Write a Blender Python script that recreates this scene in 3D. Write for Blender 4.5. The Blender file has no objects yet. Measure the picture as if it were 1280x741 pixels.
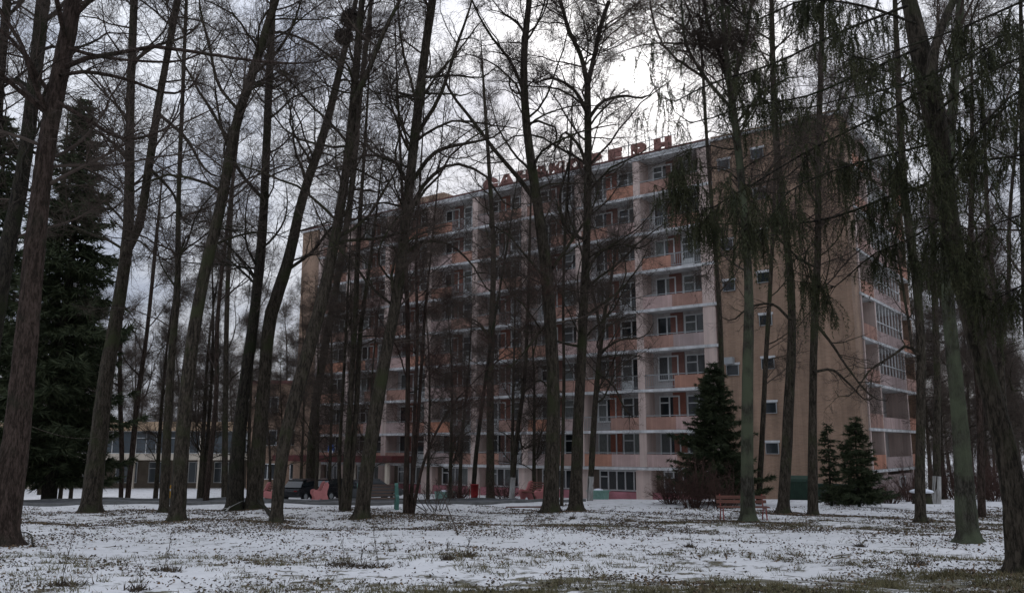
import bpy, math, random
import numpy as np
from mathutils import Vector, Matrix
rng = np.random.default_rng(7)
random.seed(7)
S = bpy.context.scene
C = S.collection
# ------------------------------------------------------------------ camera, sky, sun, exposure
F = 1071.6                      # focal length in pixels of the 1280 wide photograph
PITCH = math.radians(9.93)
CAMZ = 3.7
cam_data = bpy.data.cameras.new('camera')
cam = bpy.data.objects.new('camera', cam_data); C.objects.link(cam)
cam.location = (0, 0, CAMZ)
cam.rotation_euler = (math.radians(90) + PITCH, 0, 0)
cam_data.sensor_fit = 'HORIZONTAL'
cam_data.angle = 2 * math.atan(640 / F)
cam_data.clip_end = 3000
S.camera = cam
SUN_AZ, SUN_EL = math.radians(9.0), math.radians(27.0)      # azimuth to the right of the view axis
SUN = Vector((math.sin(SUN_AZ) * math.cos(SUN_EL), math.cos(SUN_AZ) * math.cos(SUN_EL), math.sin(SUN_EL)))
w = bpy.data.worlds.new('World'); S.world = w; w.use_nodes = True
nt = w.node_tree; nt.nodes.clear()
def N(t, **k):
    n = nt.nodes.new(t)
    for a, b in k.items(): setattr(n, a, b)
    return n
sky = N('ShaderNodeTexSky', sky_type='NISHITA'); sky.sun_disc = False
sky.sun_elevation = SUN_EL; sky.sun_rotation = SUN_AZ; sky.air_density = 1.0; sky.dust_density = 3.0
tc = N('ShaderNodeTexCoord')
mp = N('ShaderNodeMapping'); mp.inputs['Scale'].default_value = (1.0, 1.0, 2.6)
cl = N('ShaderNodeTexNoise'); cl.inputs['Scale'].default_value = 5.5; cl.inputs['Detail'].default_value = 5.0; cl.inputs['Roughness'].default_value = .55
cr = N('ShaderNodeValToRGB')
cr.color_ramp.elements[0].position = .36; cr.color_ramp.elements[0].color = (2.35, 2.65, 3.35, 1)
cr.color_ramp.elements[1].position = .64; cr.color_ramp.elements[1].color = (4.3, 4.5, 4.95, 1)
dot = N('ShaderNodeVectorMath', operation='DOT_PRODUCT'); dot.inputs[1].default_value = SUN
mx = N('ShaderNodeMath', operation='MAXIMUM'); mx.inputs[1].default_value = 0
pw = N('ShaderNodeMath', operation='POWER'); pw.inputs[1].default_value = 170
pc = N('ShaderNodeVectorMath', operation='SCALE'); pc.inputs[0].default_value = (6.0, 6.05, 6.1)
mixs = N('ShaderNodeMix', data_type='RGBA'); mixs.inputs['Factor'].default_value = .95      # cloud deck over the clear sky
add = N('ShaderNodeVectorMath', operation='ADD')
bg = N('ShaderNodeBackground'); bg.inputs['Strength'].default_value = .112
out = N('ShaderNodeOutputWorld'); L = nt.links.new
L(tc.outputs['Generated'], mp.inputs['Vector']); L(mp.outputs['Vector'], cl.inputs['Vector']); L(cl.outputs['Fac'], cr.inputs['Fac'])
L(sky.outputs['Color'], mixs.inputs[6]); L(cr.outputs['Color'], mixs.inputs[7])
L(tc.outputs['Generated'], dot.inputs[0]); L(dot.outputs['Value'], mx.inputs[0]); L(mx.outputs[0], pw.inputs[0]); L(pw.outputs[0], pc.inputs['Scale'])
sxyz = N('ShaderNodeSeparateXYZ'); L(tc.outputs['Generated'], sxyz.inputs[0])
zr = N('ShaderNodeMapRange'); zr.inputs['From Min'].default_value = 0; zr.inputs['From Max'].default_value = 1; zr.inputs['To Min'].default_value = .72; zr.inputs['To Max'].default_value = 2.0   # overcast sky: brighter overhead than at the horizon
L(sxyz.outputs['Z'], zr.inputs['Value']); zm = N('ShaderNodeVectorMath', operation='SCALE'); L(mixs.outputs[2], zm.inputs[0]); L(zr.outputs[0], zm.inputs['Scale'])
L(zm.outputs[0], add.inputs[0]); L(pc.outputs[0], add.inputs[1]); L(add.outputs[0], bg.inputs['Color']); L(bg.outputs[0], out.inputs['Surface'])
sl = bpy.data.lights.new('sun', 'SUN'); sl.energy = .5; sl.angle = math.radians(40); sl.color = (1, .97, .93)
sun = bpy.data.objects.new('sun', sl); C.objects.link(sun)
sun.rotation_euler = SUN.to_track_quat('Z', 'Y').to_euler()
S.view_settings.view_transform = 'Standard'; S.view_settings.look = 'None'
S.view_settings.gamma = 1; S.view_settings.exposure = 0.6; S.view_settings.use_curve_mapping = False
# ------------------------------------------------------------------ small helpers
cp, sp = math.cos(PITCH), math.sin(PITCH)
def ray(px, py):
    x = (px - 640) / F; y = -(py - 370.5) / F
    return np.array([x, cp - sp * y, sp + cp * y])
def at(px, py, d):
    r = ray(px, py); return np.array([0, 0, CAMZ]) + r * (d / r[1])
TY = [-30, 0, 10, 12.5, 18, 27, 33, 40, 45, 55, 61, 66, 85, 110, 200, 600]
TZ = [-1.3, -1.55, -1.61, -1.73, -1.95, -2.26, -2.41, -2.57, -2.73, -3.25, -3.68, -3.72, -4.05, -4.4, -4.8, -5.0]
def G(x, y):
    x = np.asarray(x, float); y = np.asarray(y, float)
    z = np.interp(y, TY, TZ)
    b = .035 * np.sin(x * .9 + y * .6) + .03 * np.sin(x * .37 - y * .83 + 1.3) + .02 * np.sin(x * 2.1 + 1.7 * y)
    return z + CAMZ + b * np.clip((60 - y) / 15, 0, 1)
def gpt(px, py):
    r = ray(px, py); t = 4.0
    for i in range(4000):
        p = np.array([0, 0, CAMZ]) + r * t
        if p[2] <= G(p[0], p[1]): break
        t += .03
    return p
def mesh_tris(name, v, f, smooth=False):
    v = np.ascontiguousarray(v, dtype=np.float32).reshape(-1, 3); f = np.ascontiguousarray(f, dtype=np.int32).reshape(-1, 3)
    m = bpy.data.meshes.new(name); m.vertices.add(len(v)); m.vertices.foreach_set('co', v.ravel())
    m.loops.add(len(f) * 3); m.loops.foreach_set('vertex_index', f.ravel())
    m.polygons.add(len(f)); m.polygons.foreach_set('loop_start', np.arange(0, len(f) * 3, 3, dtype=np.int32))
    m.polygons.foreach_set('loop_total', np.full(len(f), 3, dtype=np.int32))
    if smooth: m.polygons.foreach_set('use_smooth', np.ones(len(f), dtype=bool))
    m.update(calc_edges=True); return m
class MB:
    """collects boxes, prisms and tubes into one mesh"""
    def __init__(s): s.v = []; s.f = []; s.n = 0
    def put(s, v, f):
        s.v += [tuple(map(float, p)) for p in v]; s.f += [tuple(int(i) + s.n for i in q) for q in f]; s.n += len(v); return s
    def box(s, x0, x1, y0, y1, z0, z1):
        v = [(x, y, z) for z in (z0, z1) for y in (y0, y1) for x in (x0, x1)]
        return s.put(v, [(0, 2, 3, 1), (4, 5, 7, 6), (0, 1, 5, 4), (2, 6, 7, 3), (0, 4, 6, 2), (1, 3, 7, 5)])
    def prism(s, poly, a0, a1, axis='x'):
        n = len(poly); mk = {'x': lambda a, p: (a, p[0], p[1]), 'y': lambda a, p: (p[0], a, p[1]), 'z': lambda a, p: (p[0], p[1], a)}[axis]
        v = [mk(a0, p) for p in poly] + [mk(a1, p) for p in poly]
        return s.put(v, [tuple(range(n))[::-1], tuple(range(n, 2 * n))] + [(i, (i + 1) % n, n + (i + 1) % n, n + i) for i in range(n)])
    def tube(s, pts, r, m=6):
        pts = np.array(pts, float); r = np.full(len(pts), r) if np.isscalar(r) else np.array(r, float)
        v, f = tubes(pts[None], r[None], m, tip=False); s.put(v, f)
        k = len(pts) * m; return s.put(v[:m], [tuple(range(m))]).put(v[k - m:k], [tuple(range(m))])
    def lathe(s, prof, m=14, c=(0, 0)):
        v = [(c[0] + r * math.cos(2 * math.pi * i / m), c[1] + r * math.sin(2 * math.pi * i / m), z) for r, z in prof for i in range(m)]
        f = [(k * m + i, k * m + (i + 1) % m, (k + 1) * m + (i + 1) % m, (k + 1) * m + i) for k in range(len(prof) - 1) for i in range(m)]
        return s.put(v, f)
    def mesh(s, name, mat=None, smooth=False):
        m = bpy.data.meshes.new(name); m.from_pydata(s.v, [], s.f); m.update()
        if mat: m.materials.append(mat)
        if smooth: m.polygons.foreach_set('use_smooth', np.ones(len(m.polygons), dtype=bool))
        return m
    def build(s, name, mat, parent=None, smooth=False): return link(name, s.mesh(name, mat, smooth), parent)
def link(name, me, parent=None, loc=None, mat=None):
    o = bpy.data.objects.new(name, me); C.objects.link(o)
    if parent is not None: o.parent = parent
    if loc is not None: o.location = loc
    if mat is not None and me is not None and not me.materials: me.materials.append(mat)
    return o
def tag(o, label=None, cat=None, group=None, kind=None):
    if label: o['label'] = label
    if cat: o['category'] = cat
    if group: o['group'] = group
    if kind: o['kind'] = kind
    return o
def thing(name, label, cat, loc=(0, 0, 0), rz=0, group=None):
    o = bpy.data.objects.new(name, None); C.objects.link(o); o.location = loc; o.rotation_euler = (0, 0, rz); o.empty_display_size = .3
    return tag(o, label, cat, group)
def nrm(a): return a / np.maximum(np.linalg.norm(a, axis=-1, keepdims=True), 1e-9)
def tubes(P, R, m=3, tip=True):
    """P (n,k,3) polylines, R (n,k) radii -> vertices and triangles"""
    n, k, _ = P.shape
    T = np.empty_like(P); T[:, 1:-1] = P[:, 2:] - P[:, :-2]; T[:, 0] = P[:, 1] - P[:, 0]; T[:, -1] = P[:, -1] - P[:, -2]; T = nrm(T)
    ref = np.where(np.abs(T[:, :1, 2:3]) > .8, np.array([1., 0, 0]), np.array([0, 0, 1.])); ref = np.broadcast_to(ref, T.shape)
    U = nrm(np.cross(T, ref)); V = np.cross(T, U)
    a = np.arange(m) * 2 * math.pi / m
    kk = k - 1 if tip else k
    ring = P[:, :kk, None] + R[:, :kk, None, None] * (np.cos(a)[:, None] * U[:, :kk, None] + np.sin(a)[:, None] * V[:, :kk, None])
    v = ring.reshape(n, kk * m, 3)
    q = np.arange(kk - 1)[:, None] * m; i = np.arange(m)[None]; j = (i + 1) % m
    f = np.stack([np.stack([q + i, q + j, q + m + j], -1), np.stack([q + i, q + m + j, q + m + i], -1)], 2).reshape(-1, 3)
    per = kk * m
    if tip:
        v = np.concatenate([v, P[:, -1:]], 1); b = (kk - 1) * m
        f = np.concatenate([f, np.stack([b + i[0], b + j[0], np.full(m, per)], -1)]); per += 1
    f = (f[None] + (np.arange(n) * per)[:, None, None]).reshape(-1, 3)
    return v.reshape(-1, 3), f
def join(parts):
    vs, fs, n = [], [], 0
    for v, f in parts:
        vs.append(v); fs.append(f + n); n += len(v)
    return np.concatenate(vs), np.concatenate(fs)
# ------------------------------------------------------------------ materials
def mat(name, col, rough=.85, col2=None, scale=4.0, bump=0.0, bscale=None, detail=5, stretch=None, spec=.3, thr=(.35, .65), metal=0.0):
    m = bpy.data.materials.new(name); m.use_nodes = True; t = m.node_tree; b = t.nodes['Principled BSDF']
    b.inputs['Roughness'].default_value = rough; b.inputs['Specular IOR Level'].default_value = spec; b.inputs['Metallic'].default_value = metal
    b.inputs['Base Color'].default_value = (*col, 1)
    if col2 or bump:
        tc = t.nodes.new('ShaderNodeTexCoord'); mp = t.nodes.new('ShaderNodeMapping'); t.links.new(tc.outputs['Object'], mp.inputs['Vector'])
        if stretch: mp.inputs['Scale'].default_value = stretch
        nz = t.nodes.new('ShaderNodeTexNoise'); nz.inputs['Scale'].default_value = scale; nz.inputs['Detail'].default_value = detail; nz.inputs['Roughness'].default_value = .6
        t.links.new(mp.outputs['Vector'], nz.inputs['Vector'])
        if col2:
            r = t.nodes.new('ShaderNodeValToRGB'); r.color_ramp.elements[0].position = thr[0]; r.color_ramp.elements[1].position = thr[1]
            r.color_ramp.elements[0].color = (*col, 1); r.color_ramp.elements[1].color = (*col2, 1)
            t.links.new(nz.outputs['Fac'], r.inputs['Fac']); t.links.new(r.outputs['Color'], b.inputs['Base Color'])
        if bump:
            nb = nz
            if bscale:
                nb = t.nodes.new('ShaderNodeTexNoise'); nb.inputs['Scale'].default_value = bscale; nb.inputs['Detail'].default_value = 4; t.links.new(mp.outputs['Vector'], nb.inputs['Vector'])
            bp = t.nodes.new('ShaderNodeBump'); bp.inputs['Strength'].default_value = bump; bp.inputs['Distance'].default_value = .03
            t.links.new(nb.outputs['Fac'], bp.inputs['Height']); t.links.new(bp.outputs['Normal'], b.inputs['Normal'])
    return m
def vary(m, lo, hi):
    """every panel a slightly different tone"""
    t = m.node_tree; b = t.nodes['Principled BSDF']; src = b.inputs['Base Color'].links[0].from_socket; oi = t.nodes.new('ShaderNodeObjectInfo'); mr = t.nodes.new('ShaderNodeMapRange'); mr.inputs['To Min'].default_value = lo; mr.inputs['To Max'].default_value = hi
    hs = t.nodes.new('ShaderNodeHueSaturation'); t.links.new(oi.outputs['Random'], mr.inputs['Value']); t.links.new(mr.outputs[0], hs.inputs['Value']); t.links.new(mr.outputs[0], hs.inputs['Saturation']); t.links.new(src, hs.inputs['Color']); t.links.new(hs.outputs[0], b.inputs['Base Color'])
def streaks(m, amt=.4):
    """dark runs of water down a wall"""
    t = m.node_tree; b = t.nodes['Principled BSDF']; src = b.inputs['Base Color'].links[0].from_socket; tc = t.nodes.new('ShaderNodeTexCoord'); mp = t.nodes.new('ShaderNodeMapping'); mp.inputs['Scale'].default_value = (1.6, 1.6, .07); nz = t.nodes.new('ShaderNodeTexNoise'); nz.inputs['Scale'].default_value = 1.0; nz.inputs['Detail'].default_value = 7; nz.inputs['Roughness'].default_value = .65
    t.links.new(tc.outputs['Object'], mp.inputs['Vector']); t.links.new(mp.outputs[0], nz.inputs['Vector']); mr = t.nodes.new('ShaderNodeMapRange'); mr.inputs['From Min'].default_value = .3; mr.inputs['From Max'].default_value = .65; mr.inputs['To Min'].default_value = 1 - amt; mr.inputs['To Max'].default_value = 1.08
    hs = t.nodes.new('ShaderNodeHueSaturation'); t.links.new(nz.outputs['Fac'], mr.inputs['Value']); t.links.new(mr.outputs[0], hs.inputs['Value']); t.links.new(src, hs.inputs['Color']); t.links.new(hs.outputs[0], b.inputs['Base Color'])
def bark(name, c1, c2, moss, moss_amt=.45, scale=9):
    """furrowed bark; moss with patches of its own"""
    m = mat(name, c1, .95, c2, scale, .9, stretch=(1, 1, .22), spec=.1, thr=(.44, .58)); t = m.node_tree; b = t.nodes['Principled BSDF']
    base = b.inputs['Base Color'].links[0].from_socket; ramp_ = base.node; n1_ = ramp_.inputs['Fac'].links[0].from_node; mp_ = n1_.inputs['Vector'].links[0].from_socket
    nf = t.nodes.new('ShaderNodeTexNoise'); nf.inputs['Scale'].default_value = scale * 3.1; nf.inputs['Detail'].default_value = 6; nf.inputs['Roughness'].default_value = .7; t.links.new(mp_, nf.inputs['Vector'])
    av = t.nodes.new('ShaderNodeMix'); av.inputs['Factor'].default_value = .55; t.links.new(n1_.outputs['Fac'], av.inputs[2]); t.links.new(nf.outputs['Fac'], av.inputs[3]); t.links.new(av.outputs[0], ramp_.inputs['Fac'])
    for nd in t.nodes:
        if nd.type == 'BUMP': t.links.new(av.outputs[0], nd.inputs['Height']); nd.inputs['Distance'].default_value = .06; nd.inputs['Strength'].default_value = 1.0
    tc = t.nodes.new('ShaderNodeTexCoord'); n2 = t.nodes.new('ShaderNodeTexNoise'); n2.inputs['Scale'].default_value = 1.3; n2.inputs['Detail'].default_value = 6
    t.links.new(tc.outputs['Object'], n2.inputs['Vector'])
    r = t.nodes.new('ShaderNodeValToRGB'); r.color_ramp.elements[0].position = .62 - moss_amt * .35; r.color_ramp.elements[1].position = .8 - moss_amt * .35
    t.links.new(n2.outputs['Fac'], r.inputs['Fac'])
    mx = t.nodes.new('ShaderNodeMix'); mx.data_type = 'RGBA'; mx.inputs[7].default_value = (*moss, 1)
    t.links.new(r.outputs['Color'], mx.inputs['Factor']); t.links.new(base, mx.inputs[6]); t.links.new(mx.outputs[2], b.inputs['Base Color'])
    return m
def brick(name, c1, c2, mortar, bw=.26, bh=.085, axis='xz'):
    m = bpy.data.materials.new(name); m.use_nodes = True; t = m.node_tree; b = t.nodes['Principled BSDF']; b.inputs['Roughness'].default_value = .9
    tc = t.nodes.new('ShaderNodeTexCoord'); sx = t.nodes.new('ShaderNodeSeparateXYZ'); cx = t.nodes.new('ShaderNodeCombineXYZ'); ad = t.nodes.new('ShaderNodeMath')
    t.links.new(tc.outputs['Object'], sx.inputs[0]); t.links.new(sx.outputs['X'], ad.inputs[0]); t.links.new(sx.outputs['Y'], ad.inputs[1])
    t.links.new(ad.outputs[0], cx.inputs['X']); t.links.new(sx.outputs['Z'], cx.inputs['Y'])
    br = t.nodes.new('ShaderNodeTexBrick'); br.inputs['Color1'].default_value = (*c1, 1); br.inputs['Color2'].default_value = (*c2, 1); br.inputs['Mortar'].default_value = (*mortar, 1)
    br.inputs['Scale'].default_value = 1; br.inputs['Brick Width'].default_value = bw; br.inputs['Row Height'].default_value = bh; br.inputs['Mortar Size'].default_value = .01
    t.links.new(cx.outputs[0], br.inputs['Vector'])
    nz = t.nodes.new('ShaderNodeTexNoise'); nz.inputs['Scale'].default_value = .7; nz.inputs['Detail'].default_value = 6; t.links.new(tc.outputs['Object'], nz.inputs['Vector'])
    mr = t.nodes.new('ShaderNodeMapRange'); mr.inputs['To Min'].default_value = .65; mr.inputs['To Max'].default_value = 1.25; t.links.new(nz.outputs['Fac'], mr.inputs['Value'])
    hs = t.nodes.new('ShaderNodeHueSaturation'); t.links.new(br.outputs['Color'], hs.inputs['Color']); t.links.new(mr.outputs[0], hs.inputs['Value'])
    t.links.new(hs.outputs[0], b.inputs['Base Color'])
    bp = t.nodes.new('ShaderNodeBump'); bp.inputs['Strength'].default_value = .4; bp.inputs['Distance'].default_value = .01; t.links.new(br.outputs['Fac'], bp.inputs['Height']); bp.invert = True
    t.links.new(bp.outputs['Normal'], b.inputs['Normal'])
    return m
M = {}
M['bark'] = bark('bark', (.019, .016, .012), (.078, .064, .048), (.044, .047, .024), .34, 13)
M['bark_green'] = bark('bark_green', (.022, .020, .015), (.072, .066, .052), (.080, .090, .056), .62, 15)
M['bark_brown'] = bark('bark_brown', (.022, .016, .012), (.075, .053, .043), (.03, .03, .02), .2, 13)
M['bark_dark'] = bark('bark_dark', (.014, .012, .010), (.052, .045, .034), (.028, .031, .017), .35, 13)
M['twig'] = mat('twig', (.058, .045, .037), .95, (.095, .074, .060), 3, spec=.1)
M['twig_red'] = mat('twig_red', (.055, .033, .028), .95, (.085, .05, .04), 3, spec=.1)
M['needles'] = mat('needles', (.024, .034, .016), .8, (.058, .068, .032), 2.2, spec=.2)
M['needles_near'] = mat('needles_near', (.030, .034, .015), .8, (.058, .058, .027), 3, spec=.2)
M['whitewash'] = mat('whitewash', (.42, .41, .39), .95, (.20, .19, .17), 6, .4, stretch=(1, 1, .3))
M['brick_tan'] = brick('brick_tan', (.345, .225, .150), (.285, .18, .12), (.31, .225, .17))
M['brick_red'] = brick('brick_red', (.33, .105, .06), (.27, .085, .05), (.25, .11, .08))
M['plaster'] = mat('plaster', (.56, .52, .50), .9, (.44, .41, .39), .8, .1)
M['pier'] = mat('pier', (.66, .52, .46), .9, (.55, .43, .38), .6, .1)
M['panel_orange'] = mat('panel_orange', (.50, .25, .17), .85, (.40, .20, .14), 1.1, .1)
M['panel_pink'] = mat('panel_pink', (.54, .385, .35), .85, (.45, .32, .29), 1.1, .1)
M['slab'] = mat('slab', (.70, .70, .70), .9, (.54, .54, .53), 1.5, .1)
M['frame'] = mat('frame', (.66, .67, .66), .6, (.55, .56, .55), 2)
M['glass'] = mat('glass', (.016, .020, .022), .06, spec=.5)
M['curtain'] = mat('curtain', (.20, .21, .20), .6, (.09, .095, .09), 5, stretch=(6, 6, .5))
M['metal_grey'] = mat('metal_grey', (.30, .31, .31), .6)
M['plinth'] = mat('plinth', (.46, .19, .215), .9, (.27, .115, .125), 1.0)
M['letter'] = mat('letter', (.30, .15, .125), .7, (.24, .115, .095), 2)
M['roofing'] = mat('roofing', (.16, .07, .06), .8, (.11, .05, .045), 2)
M['canopy'] = mat('canopy', (.12, .028, .026), .7, (.08, .02, .02), 2)
M['tan_paint'] = mat('tan_paint', (.58, .42, .28), .9, (.48, .34, .22), .8)
M['pale_paint'] = mat('pale_paint', (.66, .58, .47), .9, (.55, .48, .39), .8)
M['dark_glass'] = mat('dark_glass', (.07, .085, .095), .12, spec=.5)
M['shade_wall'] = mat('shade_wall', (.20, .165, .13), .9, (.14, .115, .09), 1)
M['bench_pink'] = mat('bench_pink', (.52, .20, .19), .85, (.42, .16, .15), 5)
M['bench_green'] = mat('bench_green', (.10, .23, .19), .85, (.07, .17, .14), 5)
M['slat'] = mat('slat', (.16, .065, .045), .8, (.10, .045, .032), 4, stretch=(.3, 3, 3))
M['slat_grey'] = mat('slat_grey', (.17, .12, .095), .8, (.11, .075, .06), 4, stretch=(.3, 3, 3))
M['red_iron'] = mat('red_iron', (.24, .055, .045), .6, (.18, .04, .035), 6)
M['bin_red'] = mat('bin_red', (.30, .025, .025), .6, (.22, .02, .02), 6)
M['green_paint'] = mat('green_paint', (.018, .042, .027), .7, (.013, .030, .020), 3)
M['asphalt'] = mat('asphalt', (.05, .05, .052), .75, (.16, .165, .17), 1.1, .2, bscale=30, stretch=(.25, 1.6, 1), thr=(.45, .72))
M['kerb'] = mat('kerb', (.17, .17, .165), .9, (.11, .11, .105), 3)
M['car_dark'] = mat('car_dark', (.012, .013, .015), .25, spec=.5)
M['car_grey'] = mat('car_grey', (.05, .054, .056), .3, spec=.5)
M['tyre'] = mat('tyre', (.012, .012, .012), .9)
M['lamp_white'] = mat('lamp_white', (.5, .5, .48), .3)
M['lamp_red'] = mat('lamp_red', (.25, .01, .01), .3)
M['blue_sign'] = mat('blue_sign', (.03, .09, .30), .5)
M['white'] = mat('white', (.7, .7, .7), .7)
M['yellow'] = mat('yellow', (.50, .26, .03), .7)
M['mint'] = mat('mint', (.22, .36, .30), .8, (.16, .28, .24), 5)
M['nest'] = mat('nest', (.018, .014, .011), 1)
M['grass_dead'] = mat('grass_dead', (.090, .085, .042), .95, (.14, .115, .065), 2.5, spec=.1)
M['leaf'] = mat('leaf', (.040, .033, .026), .95, (.095, .072, .05), 9, spec=.1)
M['leaf_tan'] = mat('leaf_tan', (.17, .115, .07), .95, (.11, .075, .045), 9, spec=.1)
M['snow_cap'] = mat('snow_cap', (.72, .74, .78), .8, (.62, .64, .68), 3, .3)
vary(M['panel_orange'], .72, 1.08); vary(M['panel_pink'], .75, 1.08); vary(M['curtain'], .3, 1.5); vary(M["brick_red"], .7, .98)
for k_ in ('brick_tan', 'plaster', 'pier', 'panel_orange', 'panel_pink', 'slab'): streaks(M[k_], .38)
# snow that has thawed through in patches
def snow_mat():
    m = bpy.data.materials.new('snow'); m.use_nodes = True; t = m.node_tree; b = t.nodes['Principled BSDF']; b.inputs['Roughness'].default_value = .85; b.inputs['Specular IOR Level'].default_value = .15
    nn = t.nodes.new; lk = t.links.new
    tc = nn('ShaderNodeTexCoord')
    def noise(sc, det, rough=.6, st=None):
        n = nn('ShaderNodeTexNoise'); n.inputs['Scale'].default_value = sc; n.inputs['Detail'].default_value = det; n.inputs['Roughness'].default_value = rough
        if st:
            mp = nn('ShaderNodeMapping'); mp.inputs['Scale'].default_value = st; lk(tc.outputs['Object'], mp.inputs['Vector']); lk(mp.outputs[0], n.inputs['Vector'])
        else: lk(tc.outputs['Object'], n.inputs['Vector'])
        return n.outputs['Fac']
    def ramp(v, p0, p1, c0=(0, 0, 0), c1=(1, 1, 1)):
        r = nn('ShaderNodeValToRGB'); r.color_ramp.elements[0].position = p0; r.color_ramp.elements[1].position = p1
        r.color_ramp.elements[0].color = (*c0, 1); r.color_ramp.elements[1].color = (*c1, 1); lk(v, r.inputs['Fac']); return r.outputs['Color']
    def math_(op, a, c):
        n = nn('ShaderNodeMath'); n.operation = op
        for s, x in zip(n.inputs, (a, c)):
            if isinstance(x, (int, float)): s.default_value = x
            else: lk(x, s)
        return n.outputs[0]
    snow = ramp(noise(.8, 5), .3, .7, (.55, .545, .54), (.66, .653, .645))
    soil = ramp(noise(7, 6), .35, .65, (.070, .063, .045), (.17, .155, .105))
    at = nn('ShaderNodeAttribute'); at.attribute_name = 'thaw'
    fine = noise(2.6, 9, .72)
    m1 = math_('ADD', math_('MULTIPLY', at.outputs['Fac'], .33), math_('MULTIPLY', noise(.55, 3), .12))
    mask = ramp(math_('ADD', fine, m1), .635, .70)
    mx = nn('ShaderNodeMix'); mx.data_type = 'RGBA'; lk(mask, mx.inputs['Factor']); lk(snow, mx.inputs[6]); lk(soil, mx.inputs[7]); lk(mx.outputs[2], b.inputs['Base Color'])
    bp = nn('ShaderNodeBump'); bp.inputs['Strength'].default_value = .55; bp.inputs['Distance'].default_value = .06; bp.invert = False
    lk(math_('SUBTRACT', noise(5, 7), math_('MULTIPLY', mask, .4)), bp.inputs['Height']); lk(bp.outputs[0], b.inputs['Normal'])
    return m
M['snow'] = snow_mat()
# ------------------------------------------------------------------ ground and road
def thaw(x, y):
    """0..1, where the snow has gone thin: under the trees, and near the camera on the right"""
    x = np.asarray(x, float); y = np.asarray(y, float)
    a = .06 * np.exp(-((y - 27) / 5.0) ** 2)
    a += np.clip((11.9 + .16 * x - y) / 2.4, 0, .36) * np.clip((x + 3.0) / 3, .25, 1)
    a += .14 * np.exp(-(((x - 4.0) / 4.5) ** 2 + ((y - 24) / 3.0) ** 2))
    a += .35 * np.exp(-((y - 14.5) / 3.5) ** 2) * .35
    a -= .25 * np.exp(-((y - 19) / 2.6) ** 2)
    a += .14 * np.exp(-((x - 12) / 6.) ** 2) * np.exp(-((y - 23) / 5) ** 2)
    return np.clip(a, 0, 1.2)
gx = np.concatenate([np.linspace(-700, -75, 20)[:-1], np.linspace(-75, -22, 40)[:-1], np.linspace(-22, 24, 110)[:-1], np.linspace(24, 75, 36)[:-1], np.linspace(75, 700, 20)])
gy = np.concatenate([np.linspace(-30, 4, 18)[:-1], np.linspace(4, 36, 96)[:-1], np.linspace(36, 70, 60)[:-1], np.linspace(70, 130, 30)[:-1], np.linspace(130, 1500, 25)])
X, Y = np.meshgrid(gx, gy)
Z = G(X, Y) + np.where((Y < 36) & (Y > 4), rng.normal(0, .006, X.shape), 0)
v = np.stack([X, Y, Z], -1).reshape(-1, 3); nx, ny = len(gx), len(gy)
i, j = np.meshgrid(np.arange(nx - 1), np.arange(ny - 1)); q = (j * nx + i).ravel()
f = np.concatenate([np.stack([q, q + 1, q + nx + 1], -1), np.stack([q, q + nx + 1, q + nx], -1)])
me = mesh_tris('snowy_ground', v, f, True)
a_ = me.attributes.new('thaw', 'FLOAT', 'POINT'); a_.data.foreach_set('value', thaw(v[:, 0], v[:, 1]).astype(np.float32))
me.materials.append(M['snow'])
ground = link('snowy_ground', me); tag(ground, 'thin patchy snow over leaf litter and grass', kind='structure')
def strip(name, cl, half, z, mat_, parent=None):
    """a sheet that follows the ground along a centre line"""
    cl = np.array(cl, float); d = nrm(np.gradient(cl, axis=0)); n = np.stack([-d[:, 1], d[:, 0]], -1)
    off = np.linspace(-half, half, 9); p = cl[:, None] + n[:, None] * off[None, :, None]
    zz = G(p[..., 0], p[..., 1]) + z
    v = np.concatenate([p, zz[..., None]], -1).reshape(-1, 3); a, b = p.shape[:2]
    i, j = np.meshgrid(np.arange(b - 1), np.arange(a - 1)); q = (j * b + i).ravel()
    f = np.concatenate([np.stack([q, q + b, q + b + 1], -1), np.stack([q, q + b + 1, q + 1], -1)])
    me = mesh_tris(name, v, f, True); me.materials.append(mat_); return link(name, me, parent)
t_ = np.linspace(-75, 2, 150)
road_cl = np.stack([t_, 42.2 + .0006 * (t_ + 20) ** 2 + np.clip((t_ + 8) / 10, 0, 1) ** 2 * 4.5], -1)
road = strip('road', road_cl, 2.5, .035, M['asphalt']); tag(road, 'wet grey asphalt drive crossing behind the trees', kind='structure')
for s in (-1, 1):
    mb = MB(); d = nrm(np.gradient(road_cl, axis=0)); n_ = np.stack([-d[:, 1], d[:, 0]], -1)
    c0 = road_cl + n_ * s * 2.52; c1 = road_cl + n_ * s * 2.67
    top = G(c0[:, 0], c0[:, 1]) + .13
    n4 = len(c0); V = []
    for k in range(n4): V += [(*c0[k], top[k] - .25), (*c0[k], top[k]), (*c1[k], top[k]), (*c1[k], top[k] - .25)]
    Fq = [(k * 4 + e, k * 4 + e + 1, k * 4 + 5 + e, k * 4 + 4 + e) for k in range(n4 - 1) for e in range(3)]
    mb.put(V, Fq).build('kerb', M['kerb'], road)
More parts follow.
